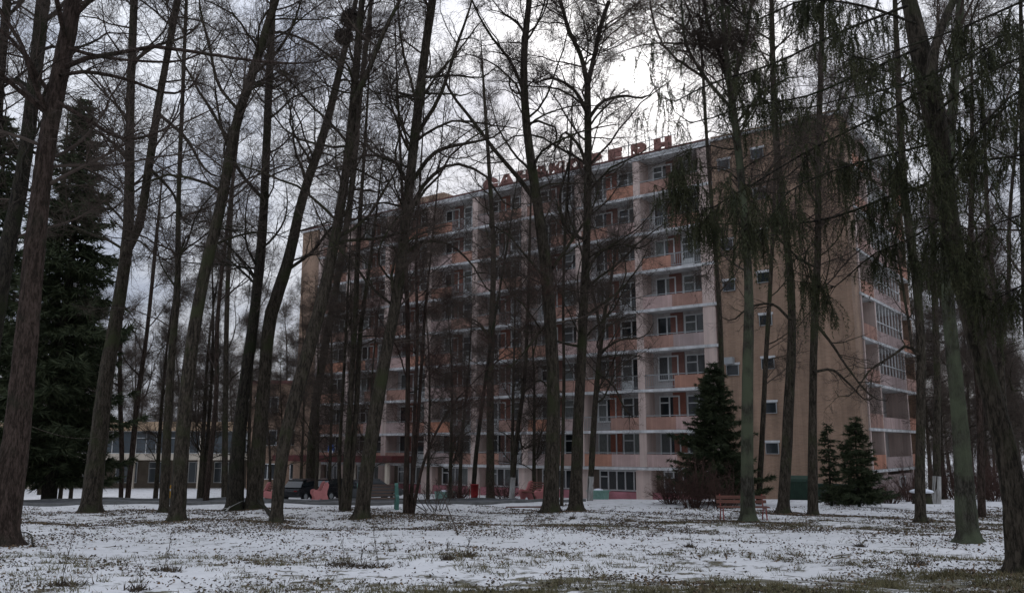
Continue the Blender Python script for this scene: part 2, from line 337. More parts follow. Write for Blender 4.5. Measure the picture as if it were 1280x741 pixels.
# ------------------------------------------------------------------ the big building
ANG = math.radians(-36.77); BX, BY = 20.95, 51.99
def bworld(u, v=0.0):
    """façade metres (u to the left from the near corner, v inwards) to world"""
    return BX - u * math.cos(ANG) - v * math.sin(ANG), BY - u * math.sin(ANG) + v * math.cos(ANG)
bld = thing('apartment_building', 'nine storey tan and orange balcony block with letters along its roof edge', 'building', (BX, BY, 0), ANG)
ZK = [0, 2.30, 4.85] + [4.85 + 2.83 * k for k in range(1, 8)]       # slab tops, ZK[9] = roof edge
ROOF = ZK[9]
PU = [9.4, 14.7, 19.8, 24.9, 30.0, 35.1, 40.2, 45.3, 49.3]
LOG = 1.35                                                          # depth of the loggias
DEP = 15.8
def bx(x0, x1, y0, y1, z0, z1): return MB().box(x0, x1, y0, y1, z0, z1)
# brick shell
bx(-8.8, 0, 0.0, 1.6, -1.2, ROOF + .35).build('brick_wall', M['brick_tan'], bld)
bx(-52.2, -49.6, 0.02, 1.6, -1.2, ROOF + .30).build('brick_wall', M['brick_tan'], bld)
bx(-52.1, -1.5, LOG + .25, DEP, -1.2, ROOF - .03).build('core_wall', M['plaster'], bld)
bx(-49.6, -8.8, LOG, LOG + .3, ZK[1], ROOF - .2).build('back_wall', M['plaster'], bld)
rf = bx(-52.4, .2, -.15, DEP + .2, ROOF, ROOF + .16).build('roof', M['slab'], bld)
bx(-52.4, -8.9, -.17, .05, ROOF + .162, ROOF + .30).build('roof_edging', M['roofing'], rf)
bx(-44, -38, 5, 11, ROOF + .16, ROOF + 2.9).build('lift_house', M['brick_tan'], rf)
bx(-20, -16, 6, 11, ROOF + .16, ROOF + 2.2).build('lift_house', M['brick_tan'], rf)
# piers and slabs
for n, u in enumerate(PU):
    hw = .28 if n else .45
    bx(-u - hw, -u + hw, -.04, LOG, ZK[1] + .02, ROOF - .21).build('pier', M['pier'], bld)
    if n: bx(-u - hw - .07, -u - hw, .10, LOG, ZK[1] + .02, ROOF - .21).build('side_wall', M['plaster'], bld)
for k in range(1, 10):
    bx(-49.58, -8.82, -.10, LOG + .05, ZK[k] - .20, ZK[k]).build('balcony_slab', M['slab'], bld)
# ground floor
bx(-49.6, -8.8, .35, LOG + .3, -1.2, .55).build('plinth', M['plinth'], bld)
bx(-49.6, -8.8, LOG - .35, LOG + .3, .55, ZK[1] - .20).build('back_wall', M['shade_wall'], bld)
for n, u in enumerate(PU):
    bx(-u - .75, -u + .45, .2, LOG, -.1, ZK[1] - .20).build('pier', M['pier'], bld)
def window_mesh(wd, ht, nx, ny_split=None, fw=.075, dep=.09, door=False):
    mb = MB(); x0, x1 = -wd / 2, wd / 2
    mb.box(x0, x1, -dep, 0, 0, fw).box(x0, x1, -dep, 0, ht - fw, ht).box(x0, x0 + fw, -dep, 0, fw, ht - fw).box(x1 - fw, x1, -dep, 0, fw, ht - fw)
    panes = []; step = (wd - fw) / nx
    for a in range(1, nx): mb.box(x0 + a * step, x0 + a * step + fw, -dep, 0, fw, ht - fw)
    if ny_split: mb.box(x0 + fw, x0 + step, -dep * .9, 0, ny_split, ny_split + fw * .8)
    if door: mb.box(x0 + fw, x0 + step, -dep * .8, 0, fw, .75)
    return mb.mesh('window', M['frame']), [(x0 + a * step + fw / 2 + step / 2) for a in range(nx)], step, fw, ht
def pane_mesh(w_, h_, m_):
    return MB().box(-w_ / 2, w_ / 2, 0, .02, 0, h_).mesh('pane', m_)
WM, WX, WS, WF, WH = window_mesh(1.6, 1.78, 2, fw=.10)
WM2, _, _, _, _ = window_mesh(1.6, 1.78, 2, 1.25, fw=.10)
DM, DX, DS, DF, DH = window_mesh(1.8, 2.38, 2, 1.78, fw=.10, door=True)
P1 = pane_mesh(WS - WF, WH - 2 * WF, M['glass']); P1c = pane_mesh(WS - WF, WH - 2 * WF, M['curtain'])
P2 = pane_mesh(DS - DF, DH - 2 * DF, M['glass']); P2c = pane_mesh(DS - DF, DH - 2 * DF, M['curtain'])
ORM = MB().box(-.48, .48, -.05, 0, 0, 2.6).mesh('brick_panel', M['brick_red'])
PAN = {k: MB().box(-1.22, 1.22, 0, .07, 0, .86).mesh('parapet', M[k]) for k in ('panel_orange', 'panel_pink')}
rl = MB().box(-1.22, 1.22, .0, .05, .92, .98).box(-1.22, 1.22, .01, .04, .10, .14)
for q_ in np.linspace(-1.2, 1.2, 15): rl.box(q_ - .012, q_ + .012, .015, .035, .14, .92)
RAIL = rl.mesh('railing', M['metal_grey'])
TOPR = MB().box(-2.4, 2.4, .0, .05, .96, 1.01).mesh('handrail', M['metal_grey'])
DIV = MB().box(-.03, .03, .02, LOG - .06, 0, 1.9).mesh('partition', M['panel_pink'])
DIVM = MB().box(-.03, .03, .02, .5, 0, 1.0).mesh('partition', M['panel_pink'])
for k in range(1, 9):
    z = ZK[k]
    for b in range(len(PU) - 1):
        ur, ul = PU[b] + (.45 if b == 0 else .28), PU[b + 1] - .28
        wd = ul - ur; cu = (ur + ul) / 2; small = wd < 4
        # door with window beside it, orange panel, window (from the right)
        r_ = rng.random(4)
        if not small:
            d_ = link('balcony_door', DM, bld, (-(ur + .25 + .875), LOG, z + .02))
            for n, x in enumerate(DX): link('pane', P2c if r_[n] < .58 else P2, d_, (x, -.045, DF))
        link('brick_panel', ORM, bld, (-(ur + (2.62 if not small else .6)), LOG, z + .01))
        w_ = link('window', WM if r_[2] < .7 else WM2, bld, (-(ul - .42 - .775), LOG, z + .62))
        for n, x in enumerate(WX): link('pane', P1c if (r_[3] * (n + 1)) % 1 < .55 else P1, w_, (x, -.045, WF))
        left_orange = (k + b) % 2 == 0
        hw = wd / 2 / 2.44
        for side in (0, 1):
            cu_ = cu + (wd / 4 if side else -wd / 4)
            if small and side == 0: continue
            if small: cu_, sc = cu, wd / 2.44
            else: sc = hw
            isleft = side == 1
            rr = rng.random()
            if isleft == left_orange or small: o = link('parapet', PAN['panel_orange'], bld, (-cu_, -.02, z + .02))
            elif rr < .5: o = link('parapet', PAN['panel_pink'], bld, (-cu_, -.02, z + .02))
            else: o = link('railing', RAIL, bld, (-cu_, -.02, z + .02))
            o.scale.x = sc
        o = link('handrail', TOPR, bld, (-cu, -.02, z)); o.scale.x = wd / 4.8
        if not small: link('partition', DIVM, bld, (-cu, -.0, z + .01))
# ground floor windows
GM, GX, GS, GF, GH = window_mesh(3.6, 1.46, 5, .95, fw=.10)

GP = pane_mesh(GS - GF, GH - 2 * GF, M['glass']); GPc = pane_mesh(GS - GF, GH - 2 * GF, M['curtain'])
for b in range(len(PU) - 1):
    cu = (PU[b] + PU[b + 1]) / 2 + (-.2 if b < 7 else 0)
    w_ = link('window', GM, bld, (-cu, LOG - .36, .58)); w_.scale.x = 1 if b < 7 else .65
    for n, x in enumerate(GX): link('pane', GPc if rng.random() < .35 else GP, w_, (x, -.045, GF))
# little stair windows in the brick wall
SWM, SX, SS, SF, SH = window_mesh(.85, .7, 1, fw=.035)
SWM.materials.clear(); SWM.materials.append(M['metal_grey'])
SP = pane_mesh(SS - SF, SH - 2 * SF, M['glass']); LINT = MB().box(-.5, .5, -.035, 0, 0, .14).mesh('lintel', M['slab'])
for k in range(1, 9):
    for u in ((5.5, 7.9) if k in (3, 5, 6, 8) else (5.5,)):
        w_ = link('window', SWM, bld, (-u, -.005, ZK[k] + .95 - (0 if u < 6 else .3)))
        link('pane', SP, w_, (0, -.05, SF)); link('lintel', LINT, w_, (0, -.005, .71))
bx(-8.35, -7.75, -.38, -.01, ZK[3] + 1.4, ZK[3] + 1.85).build('air_conditioner', M['metal_grey'], bld)
# end façade with its own loggias (plane x = 0, running inwards)
EV = [.35, 5.2, 12.5, DEP]
bx(-1.5, 0, DEP - .25, DEP + .01, -1.2, ROOF - .03).build('side_wall', M['brick_tan'], bld)
bx(-1.7, -1.45, 1.6, DEP - .25, -1.2, ROOF - .04).build('back_wall', M['plaster'], bld)
bx(-1.45, -.03, 1.6, DEP - .25, -1.2, 1.9).build('plinth', M['panel_pink'], bld)
for v0 in (1.95, 5.2, 12.5): bx(-1.45, .03, v0 - .13, v0 + .13, 1.905, ROOF - .22).build('pier', M['pier'], bld)
EWM, EX, ES, EF, EH = window_mesh(1.4, 1.5, 2)
EP = pane_mesh(ES - EF, EH - 2 * EF, M['glass'])
for k in range(1, 10): bx(-1.46, .10, 1.62, DEP + .05, ZK[k] - .17, ZK[k]).build('balcony_slab', M['slab'], bld)
for k in range(1, 9):
    z = ZK[k]
    for v0, v1 in ((2.08, 5.07), (5.33, 12.37), (12.63, DEP - .25)):
        mt = M['panel_orange'] if v0 > 12 or v0 < 3 else M['panel_pink']
        bx(-.02, .05, v0, v1, z + .02, z + (.9 if v0 < 5 or v0 > 12 else .75)).build('parapet', mt, bld)
        w_ = link('window', EWM, bld, (-1.45, v0 + 1.35, z + .8)); w_.rotation_euler.z = math.radians(90)
        for x in EX: link('pane', EP, w_, (x, -.045, EF))
    if k > 2:   # the middle loggia has been glazed in on the upper floors
        g = MB()
        for t in np.linspace(5.36, 12.3, 9): g.box(-.03, .03, t - .03, t + .03, z + .77, ZK[k + 1] - .18)
        g.box(-.035, .035, 5.33, 12.37, z + 1.35, z + 1.40)
        g.build('glazing_bars', M['frame'], bld)
w_ = link('window', EWM, bld, (-.028, 9.2, .25)); w_.rotation_euler.z = math.radians(90)
for x in EX: link('pane', EP, w_, (x, -.045, EF))
# entrance canopy
cn = bx(-51.5, -36.2, -3.0, -.12, 2.42, 2.95).build('canopy', M['canopy'], bld); cn['label'] = 'dark red entrance canopy'
for u in (37, 41, 45.5, 50.5): bx(-u - .14, -u + .14, -2.8, -2.5, -.6, 2.42).build('column', M['pale_paint'], bld)
# roof letters on a frame: the ones that can be made out through the branches
sign = thing('roof_sign', 'row of dark red capital letters standing on the roof edge', 'sign', (BX, BY, ROOF + .30), ANG)
def glyph(ch):
    c = bpy.data.curves.new('letter', 'FONT'); c.body = ch; c.size = 1.15; c.extrude = .07; c.offset = .11; c.align_x = 'CENTER'; c.resolution_u = 3
    o = bpy.data.objects.new('letter', c); C.objects.link(o); dg = bpy.context.evaluated_depsgraph_get(); dg.update()
    m = bpy.data.meshes.new_from_object(o.evaluated_get(dg)); bpy.data.objects.remove(o); bpy.data.curves.remove(c); m.materials.append(M['letter']); return m
for ch, u in zip('САНАИОВЕРН', (28.6, 26.9, 25.1, 23.4, 21.9, 20.2, 18.4, 16.6, 14.6, 12.6)):
    o = link('letter', glyph(ch), sign, (-u, .25, .03)); o.rotation_euler.x = math.radians(90); o.scale.x = 1.6
bx(-29.6, -11.6, .30, .35, .05, .10).box(-29.6, -11.6, .30, .35, 1.0, 1.04).build('rail', M['metal_grey'], sign)
for u in np.arange(12, 29.6, 1.75): bx(-u - .03, -u + .03, .35, .40, -.05, 1.3).build('post', M['metal_grey'], sign)
# ------------------------------------------------------------------ low glazed building on the left and brick link
lz = G(-37, 86) - .0
hall = thing('dining_hall', 'low two storey hall with tan fascia and wide upper windows behind trees', 'building', (-37.5, 86, float(lz)), math.radians(2))
HB = CAMZ - float(lz)
zz = [float(x) + HB for x in (-4.6, -1.29, -.68, 1.56, 2.45)]
bx(-13.5, 13.5, .0, 12, zz[3], zz[4]).build('fascia', M['tan_paint'], hall)
bx(-13.5, 13.5, .0, 12, zz[1], zz[2]).build('floor_band', M['pale_paint'], hall)
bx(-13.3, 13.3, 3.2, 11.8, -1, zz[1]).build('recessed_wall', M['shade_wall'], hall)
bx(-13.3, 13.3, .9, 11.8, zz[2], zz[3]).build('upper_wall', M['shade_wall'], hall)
for x in np.arange(-13.2, 13.4, 3.3):
    bx(x - .2, x + .2, .15, .55, -1, zz[1]).build('column', M['pale_paint'], hall)
    bx(x - .13, x + .13, .2, .5, zz[2], zz[3]).build('column', M['pale_paint'], hall)
HWM, HX, HS, HF, HH = window_mesh(3.0, zz[3] - zz[2] - .02, 3, 1.5, fw=.07)
HP = pane_mesh(HS - HF, HH - 2 * HF, M['dark_glass'])
for x in np.arange(-11.55, 13, 3.3):
    w_ = link('window', HWM, hall, (x, .45, zz[2] + .01))
    for xx in HX: link('pane', HP, w_, (xx, -.045, HF))
for x in np.arange(-11.55, 13, 3.3):
    w_ = link('window', HWM, hall, (x, 3.18, .45)); w_.scale = (.72, 1, .95)
    for xx in HX: link('pane', HP, w_, (xx, -.045, HF))
wing = thing('brick_wing', 'tan brick wing between the low hall and the balcony block', 'building', (-22.5, 84.5, -.4), math.radians(-3))
bx(-3.2, 5.0, 0, 12, -.8, 10.2).build('wall', M['brick_tan'], wing)
bx(-3.4, 5.2, -.2, 12.2, 10.2, 10.5).build('roof', M['roofing'], wing)
VM, VX, VS, VF, VH = window_mesh(2.3, 1.5, 3)
VP = pane_mesh(VS - VF, VH - 2 * VF, M['glass'])
for x in (-1.5, 2.2):
    for z in (1.0, 4.2, 7.4):
        w_ = link('window', VM, wing, (x, -.01, z))
        for xx in VX: link('pane', VP, w_, (xx, -.05, VF))
# ------------------------------------------------------------------ trees: growing tools
UP = np.array([0, 0, 1.])
def resample(P, R, k):
    s = np.concatenate([[0], np.cumsum(np.linalg.norm(np.diff(P, axis=0), axis=1))]); t = np.linspace(0, s[-1], k)
    # Catmull-Rom like smoothing through the given points
    m = np.gradient(P, s, axis=0); i = np.clip(np.searchsorted(s, t, side='right') - 1, 0, len(s) - 2); h = (s[i + 1] - s[i])[:, None]; x = ((t - s[i]) / (s[i + 1] - s[i]))[:, None]
    Q = (2 * x**3 - 3 * x**2 + 1) * P[i] + (x**3 - 2 * x**2 + x) * h * m[i] + (-2 * x**3 + 3 * x**2) * P[i + 1] + (x**3 - x**2) * h * m[i + 1]
    return Q, np.interp(t, s, R)
def sprout(P, R, cnt, t0, t1, ang, K, lenf, rfac, trop, wob, rmin, r, rmax=9., droop=0.0):
    """children of the polylines P (n,k,3): returns their polylines and radii"""
    n, k, _ = P.shape
    tot = n * cnt
    par = np.repeat(np.arange(n), cnt); t = r.uniform(t0, t1, tot) if not isinstance(t0, np.ndarray) else r.uniform(0, 1, tot) * (t1 - t0[par]) + t0[par]
    ft = t * (k - 1); i0 = np.clip(ft.astype(int), 0, k - 2); fr = (ft - i0)[:, None]
    p = P[par, i0] * (1 - fr) + P[par, i0 + 1] * fr; rp = R[par, i0] * (1 - fr[:, 0]) + R[par, i0 + 1] * fr[:, 0]
    T = nrm(P[par, i0 + 1] - P[par, i0])
    rnd = nrm(r.normal(size=(tot, 3))); side = nrm(np.cross(T, rnd))
    a = np.radians(r.uniform(ang[0], ang[1], tot))[:, None]
    d = np.cos(a) * T + np.sin(a) * side
    rc = np.clip(rp * r.uniform(rfac[0], rfac[1], tot), rmin, rmax)
    Ln = rc * lenf * r.uniform(.65, 1.25, tot)
    out = [p]; st = (Ln / (K - 1))[:, None]
    ph = r.normal(size=(tot, 3)) * wob * .7
    for q in range(1, K):
        d = nrm(d + r.normal(size=(tot, 3)) * wob + ph + UP * (trop - droop * q / K)); out.append(out[-1] + d * st)
    Q = np.stack(out, 1); RR = rc[:, None] * np.linspace(1, .28, K)[None]
    return Q, RR
def crown_from(stems, r, dens=1.0, t0=.35, limb_len=70, trop=.06, droop=.0, spread=(38, 78), fine=1.0, limbs=None, wob=.16):
    """stems: list of (P (k,3), R (k)); returns limb tubes and twig tubes"""
    big, fin = [], []
    SP_, SR_ = [], []
    for P, R in stems:
        n1 = max(4, int((limbs or 20) * 1.35 * dens))
        tt = t0
        Q, RR = sprout(P[None], R[None], n1, tt, .99, spread, 9, limb_len * 1.3, (.20, .42), trop, wob, .016, r, .06, droop)
        SP_.append(Q); SR_.append(RR)
    Q1 = np.concatenate(SP_); R1 = np.concatenate(SR_); big.append(tubes(Q1, R1, 5))
    Q2, R2 = sprout(Q1, R1, int(round(9 * dens)), .12, 1., (28, 68), 6, 82, (.35, .6), trop * .7, wob * 1.15, .010, r, .03, droop * 1.2); big.append(tubes(Q2, R2, 3))
    Q3, R3 = sprout(Q2, R2, max(3, int(round(7 * dens * fine))), .1, 1., (28, 65), 3, 95, (.4, .65), .03, wob * 1.3, .0068, r, .013, droop * 1.5); fin.append(tubes(Q3, R3, 3))
    Q4, R4 = sprout(Q3, R3, max(2, int(round(4.6 * dens * fine))), .1, 1., (25, 65), 2, 80, (.5, .75), .02, wob, .0050, r, .008, droop * 2); fin.append(tubes(Q4, R4, 3))
    return join(big), join(fin)
def stem_from_px(pts, d, d_top=None, k=26, extend=1.0, r=None, wob=.03):
    P, R = [], []
    n = len(pts)
    for i, (px, py, wd) in enumerate(pts):
        dd = d + (0 if d_top is None else (d_top - d) * (i / max(1, n - 1)))
        p = at(px, py, dd); zc = p[1] * cp + (p[2] - CAMZ) * sp
        P.append(p); R.append(wd * .82 / 2 * zc / F)
    P = np.array(P); R = np.array(R)
    if extend > 0:
        dirn = nrm(P[-1] - P[-2]); Ls = extend * 5.5
        P = np.vstack([P, P[-1] + dirn * Ls * .5 + UP * .2, P[-1] + dirn * Ls + UP * .8]); R = np.concatenate([R, [R[-1] * .6, .02]])
    Q, RR = resample(P, R, k)
    if r is not None:
        Q[1:] += np.cumsum(r.normal(size=(k - 1, 3)) * wob * .35, axis=0) * np.array([.5, 1, 0]) * np.linspace(0, 1, k - 1)[:, None]
    return Q, RR
def flare(base, rad, r, n=6, path=None):
    """root flare: a lobed skirt round the foot of a trunk"""
    m = 24; a = np.arange(m) * 2 * math.pi / m; lob = .45 + .75 * np.cos(n * a + r.uniform(0, 6)) * r.uniform(.6, 1, m)
    hs = [-.35, -.02, .12, .32, .62]; ex = [2.3, 1.62, 1.26, 1.07, .93]
    v = np.array([[base[0] + math.cos(t) * rad * (1 + (e - 1) * (.55 + .75 * l)), base[1] + math.sin(t) * rad * (1 + (e - 1) * (.55 + .75 * l)), base[2] + h * max(.6, rad / .3)] for h, e in zip(hs, ex) for t, l in zip(a, lob)])
    if path is not None:      # lean with the trunk
        for ax in (0, 1): v[:, ax] += np.interp(v[:, 2], path[:, 2], path[:, ax]) - base[ax]
    q = np.arange(len(hs) - 1)[:, None] * m; i = np.arange(m)[None]; j = (i + 1) % m
    f = np.stack([np.stack([q + i, q + j, q + m + j], -1), np.stack([q + i, q + m + j, q + m + i], -1)], 2).reshape(-1, 3)
    return v, f
def place_tree(name, label, cat, base, stems_v, big, fin, bm, tm, group, wash=None):
    o = thing(name, label, cat, tuple(base), 0, group); b = np.array(base)
    def part(nm, vf, m_, smooth=True):
        me = mesh_tris(nm, vf[0] - b, vf[1], smooth); me.materials.append(m_); return link(nm, me, o)
    part('trunk', stems_v, bm)
    if big is not None: part('branches', big, bm if bm is not M['bark_green'] else M['bark'])['kind'] = 'stuff'
    if fin is not None: part('crown', fin, tm, False)['kind'] = 'stuff'
    if wash is not None: part('whitewash', wash, M['whitewash'])
    return o
seed = [100]
def rough_trunk(P, R, r, m=18, k=None):
    """trunk tube with ridged, lumpy outline"""
    k = k or 64; t = np.linspace(0, len(P) - 1, k); P = np.stack([np.interp(t, np.arange(len(P)), P[:, q]) for q in range(3)], -1); R = np.interp(t, np.arange(len(R)), R)
    v, f = tubes(P[None], R[None], m); kk = k - 1; ring = v[:-1].reshape(kk, m, 3); a = np.arange(m) * 2 * math.pi / m; L_ = P[:kk, 2]
    d = np.zeros((kk, m))
    for q in range(9):
        n = r.integers(2, 9); d += r.uniform(.012, .032) * np.sin(n * a[None] + r.uniform(.1, 1.1) * L_[:, None] * r.choice([-1, 1]) + r.uniform(0, 6.3))
    d += r.normal(size=(kk, m)) * .022
    for q in range(7):
        z0, a0 = r.uniform(L_[0], L_[-1]), r.uniform(0, 6.3); d += r.uniform(.06, .18) * np.exp(-((L_[:, None] - z0) / .14) ** 2 - ((np.angle(np.exp(1j * (a[None] - a0)))) / .4) ** 2)
    ring = P[:kk, None] + (ring - P[:kk, None]) * (1 + d)[..., None]; return np.concatenate([ring.reshape(-1, 3), v[-1:]]), f
BASES = []
def bough_mesh(sd, droop):
    """one full bough: a long thin arching limb with all its twigs, growing along +x"""
    r = np.random.default_rng(sd); k = 10; d = nrm(np.array([1., 0, r.uniform(.25, .8)])); P = [np.zeros(3)]; b = r.normal(size=3) * .05
    for q in range(1, k): d = nrm(d + r.normal(size=3) * .13 + b + UP * (.05 - droop * q / k)); P.append(P[-1] + d * .55)
    P = np.array(P)[None]; R = np.linspace(.045, .010, k)[None]
    Q2, R2 = sprout(P, R, 15, .12, 1, (28, 68), 7, 85, (.35, .6), .03, .19, .009, r, .022, droop); Q3, R3 = sprout(Q2, R2, 9, .08, 1, (28, 65), 5, 120, (.4, .65), .02, .2, .0062, r, .011, droop * 1.5); Q4, R4 = sprout(Q3, R3, 4, .08, 1, (25, 62), 3, 105, (.5, .75), .02, .16, .0046, r, .0075, droop * 2)
    me = mesh_tris('bough', *join([tubes(P, R, 5), tubes(Q2, R2, 3), tubes(Q3, R3, 3), tubes(Q4, R4, 3)])); me.materials.append(M['twig']); return me
BOUGH = [bough_mesh(700 + q, (.0, .03, .07, .02, .1, .05, .0, .14)[q]) for q in range(8)]
def hang_boughs(o, base, P, R, n, t0, r, sc0=.55, sc1=1.05):
    for t in np.sort(r.uniform(t0, .97, n)):
        i = t * (len(P) - 1); j = int(i); p = P[j] + (P[min(j + 1, len(P) - 1)] - P[j]) * (i - j)
        c = link('bough', BOUGH[r.integers(8)], o, tuple(p - np.array(base))); c.rotation_euler = (r.uniform(-.5, .5), r.uniform(-.35, .2), r.uniform(0, 6.283)); q = r.uniform(sc0, sc1) * (1.1 - .45 * t); c.scale = (q, q, q)
def px_tree(label, pts, forks=(), bm='bark', tm='twig', dens=1.0, t0=0.20, limbs=20, name='bare_tree', group='bare trees in the park', d=None, wash=0, extend=1.0, fl=True, fork_t0=.15, limb_px=(), boughs=1.0, **kw):
    seed[0] += 1; r = np.random.default_rng(seed[0])
    base = gpt(pts[0][0], pts[0][1]) if d is None else None
    if base is None:
        base = at(pts[0][0], pts[0][1], d); base[2] = G(base[0], base[1])
    d = base[1]
    stems = [stem_from_px(pts, d, d + r.uniform(-.8, .8), r=r, extend=extend)]
    stems[0][0][0][2] = base[2] - .25
    main = stems[0]
    for fk in forks: stems.append(stem_from_px(fk, d + .1, d + r.uniform(-1.5, 1.5), k=16, r=r, extend=extend * .9))
    tv = [rough_trunk(P, R, r, 22 if d < 25 else 14, 110 if d < 25 else 60) for P, R in stems]; BASES.append((base[0], base[1], float(np.interp(base[2] + .5, stems[0][0][:, 2], stems[0][1]))))
    if fl: tv.append(flare((base[0], base[1], base[2]), np.interp(base[2] + .5, main[0][:, 2], main[1]) * 1.0, r, r.integers(4, 7), main[0]))
    # limbs that the photograph shows one by one
    ex = []
    for lp in limb_px: ex.append(stem_from_px(lp, d - .05, d + r.uniform(-1.5, 1.5), k=12, r=r, extend=.12))
    if ex: tv += [tubes(P[None], R[None], 6) for P, R in ex]
    sets = [crown_from([stems[0]], r, dens, t0, limbs=limbs, **kw)]
    if len(stems) > 1: sets.append(crown_from(stems[1:], r, dens, fork_t0, limbs=int(limbs * .6), **kw))
    if ex:
        P = np.stack([e[0] for e in ex]); R = np.stack([e[1] for e in ex])
        Q2, R2 = sprout(P, R, 9, .15, 1, (30, 65), 7, 75, (.3, .55), .06, .17, .009, r, .03)
        Q3, R3 = sprout(Q2, R2, 7, .1, 1, (28, 65), 5, 88, (.4, .65), .03, .18, .0058, r, .013)
        Q4, R4 = sprout(Q3, R3, 5, .1, 1, (25, 60), 2, 82, (.5, .75), .02, .16, .0042, r, .008)
        sets.append((tubes(Q2, R2, 4), join([tubes(Q3, R3, 3), tubes(Q4, R4, 3)])))
    ws = None
    if wash:
        P, R = main; sel = P[:, 2] < base[2] + wash; kk = max(3, int(sel.sum()))
        zt = np.linspace(base[2] - .1, base[2] + wash, 5); Pw = np.stack([np.interp(zt, P[:, 2], P[:, q]) for q in range(3)], -1); Rw = np.interp(zt, P[:, 2], R) * 1.0 + .012
        ws = tubes(Pw[None], Rw[None], 12, tip=False)
    o = place_tree(name, label, 'tree', base, join(tv), join([s[0] for s in sets]), join([s[1] for s in sets]), M[bm], M[tm], group, ws)
    thin = main[1][2] < .15
    for q, (P, R) in enumerate(stems): hang_boughs(o, base, P, R, int((7 if thin else 14) * (1 if q == 0 else .5) * boughs), max(.2, t0 - .06) if q == 0 else fork_t0, r, .4 if thin else .55, .8 if thin else 1.1)
    return o
# ------------------------------------------------------------------ the trees one by one (pixel x, pixel y, width)
px_tree('thick reddish brown trunk at the left edge, nearest of the left trees', [(2, 681, 44), (22, 540, 36), (36, 400, 32), (56, 200, 26), (91, 0, 22)], bm='bark_brown', t0=0.45, limbs=13, dens=.9,
        limb_px=[[(75, 95, 7), (105, 90, 6), (160, 100, 5), (215, 118, 4)], [(72, 128, 7), (110, 150, 6), (150, 172, 5), (190, 168, 3)], [(84, 60, 6), (120, 70, 5), (170, 76, 4), (240, 72, 3)]])
px_tree('dark trunk leaning in from the left edge behind the brown trunk', [(-40, 650, 30), (5, 330, 23), (24, 240, 22), (40, 120, 20), (53, 0, 18)], bm='bark_dark', t0=0.40, limbs=12, dens=.85,
        limb_px=[[(50, 30, 8), (70, 15, 6), (95, -20, 4)], [(38, 110, 7), (20, 100, 6), (-20, 110, 4)]])
px_tree('slim dark trunk cut by the top left corner', [(-30, 646, 20), (-12, 300, 15), (0, 110, 13), (10, 0, 12)], bm='bark_dark', t0=0.45, limbs=10, dens=.8,
        limb_px=[[(10, 20, 6), (25, 5, 5), (45, -15, 3)]])
px_tree('mossy forked tree standing left of centre with a broad foot by the drive', [(112, 641, 30), (121, 570, 25), (133, 470, 21), (150, 370, 18), (158, 310, 17), (162, 150, 13), (167, 0, 11)],
        forks=[[(158, 316, 13), (168, 298, 13), (184, 220, 12), (199, 125, 11), (211, 60, 10), (222, 0, 10)]], t0=0.32, limbs=16,
        limb_px=[[(164, 80, 6), (190, 60, 5), (240, 40, 3)], [(160, 200, 6), (130, 170, 4), (100, 160, 3)], [(195, 140, 6), (230, 170, 5), (270, 220, 3)], [(186, 210, 6), (215, 240, 4), (235, 280, 3)]])
px_tree('straight slender mossy trunk touching the thicker one right of it', [(205, 640, 15), (208, 560, 13), (214, 450, 11), (221, 370, 10), (223, 250, 7), (228, 120, 6), (233, 0, 5)], t0=0.30, limbs=12)
px_tree('thick trunk leaning right beside the slender mossy one', [(221, 651, 25), (226, 580, 22), (232, 500, 21), (250, 370, 18), (277, 250, 15), (297, 150, 14), (320, 80, 13), (345, 0, 11)], t0=0.32, limbs=18,
        limb_px=[[(300, 140, 6), (275, 110, 5), (262, 60, 4), (250, 10, 3)], [(315, 95, 6), (350, 60, 5), (370, 20, 3)]])
px_tree('thin crooked trunk leaning right between two thick dark ones', [(257, 626, 9), (263, 570, 8), (270, 500, 7), (272, 400, 6), (285, 280, 5), (300, 150, 4)], bm='bark_brown', t0=0.30, limbs=10, dens=.9, fl=False)
px_tree('dark left stem of the pair with pale branches at its foot', [(293, 638, 26), (297, 570, 21), (303, 500, 18), (317, 400, 16), (327, 300, 14), (333, 180, 12), (341, 0, 9)], bm='bark_dark', t0=0.32, limbs=17,
        limb_px=[[(330, 250, 6), (300, 215, 5), (280, 170, 4), (270, 120, 3)]])
px_tree('greenish right stem of the pair with pale branches at its foot', [(317, 636, 26), (322, 570, 22), (330, 480, 20), (340, 390, 18), (355, 345, 17), (380, 240, 14), (405, 165, 12), (425, 85, 10), (440, 20, 8)], t0=0.35, limbs=17,
        limb_px=[[(356, 340, 6), (390, 315, 5), (420, 280, 4), (450, 272, 3)]])
px_tree('leaning bent trunk with a fork scar, left of the pink bench near the cars', [(345, 653, 20), (348, 610, 19), (355, 555, 21), (377, 470, 20), (404, 370, 17), (420, 290, 15), (433, 210, 13), (443, 110, 11), (450, 30, 10)], t0=0.38, limbs=18,
        forks=[[(441, 130, 7), (462, 85, 7), (480, 40, 6), (500, 0, 5)]])
px_tree('slim trunk just right of the pink bench near the cars', [(386, 621, 14), (389, 560, 13), (400, 470, 12), (418, 370, 10), (438, 250, 9), (450, 120, 8), (462, 20, 7)], t0=0.30, limbs=16)
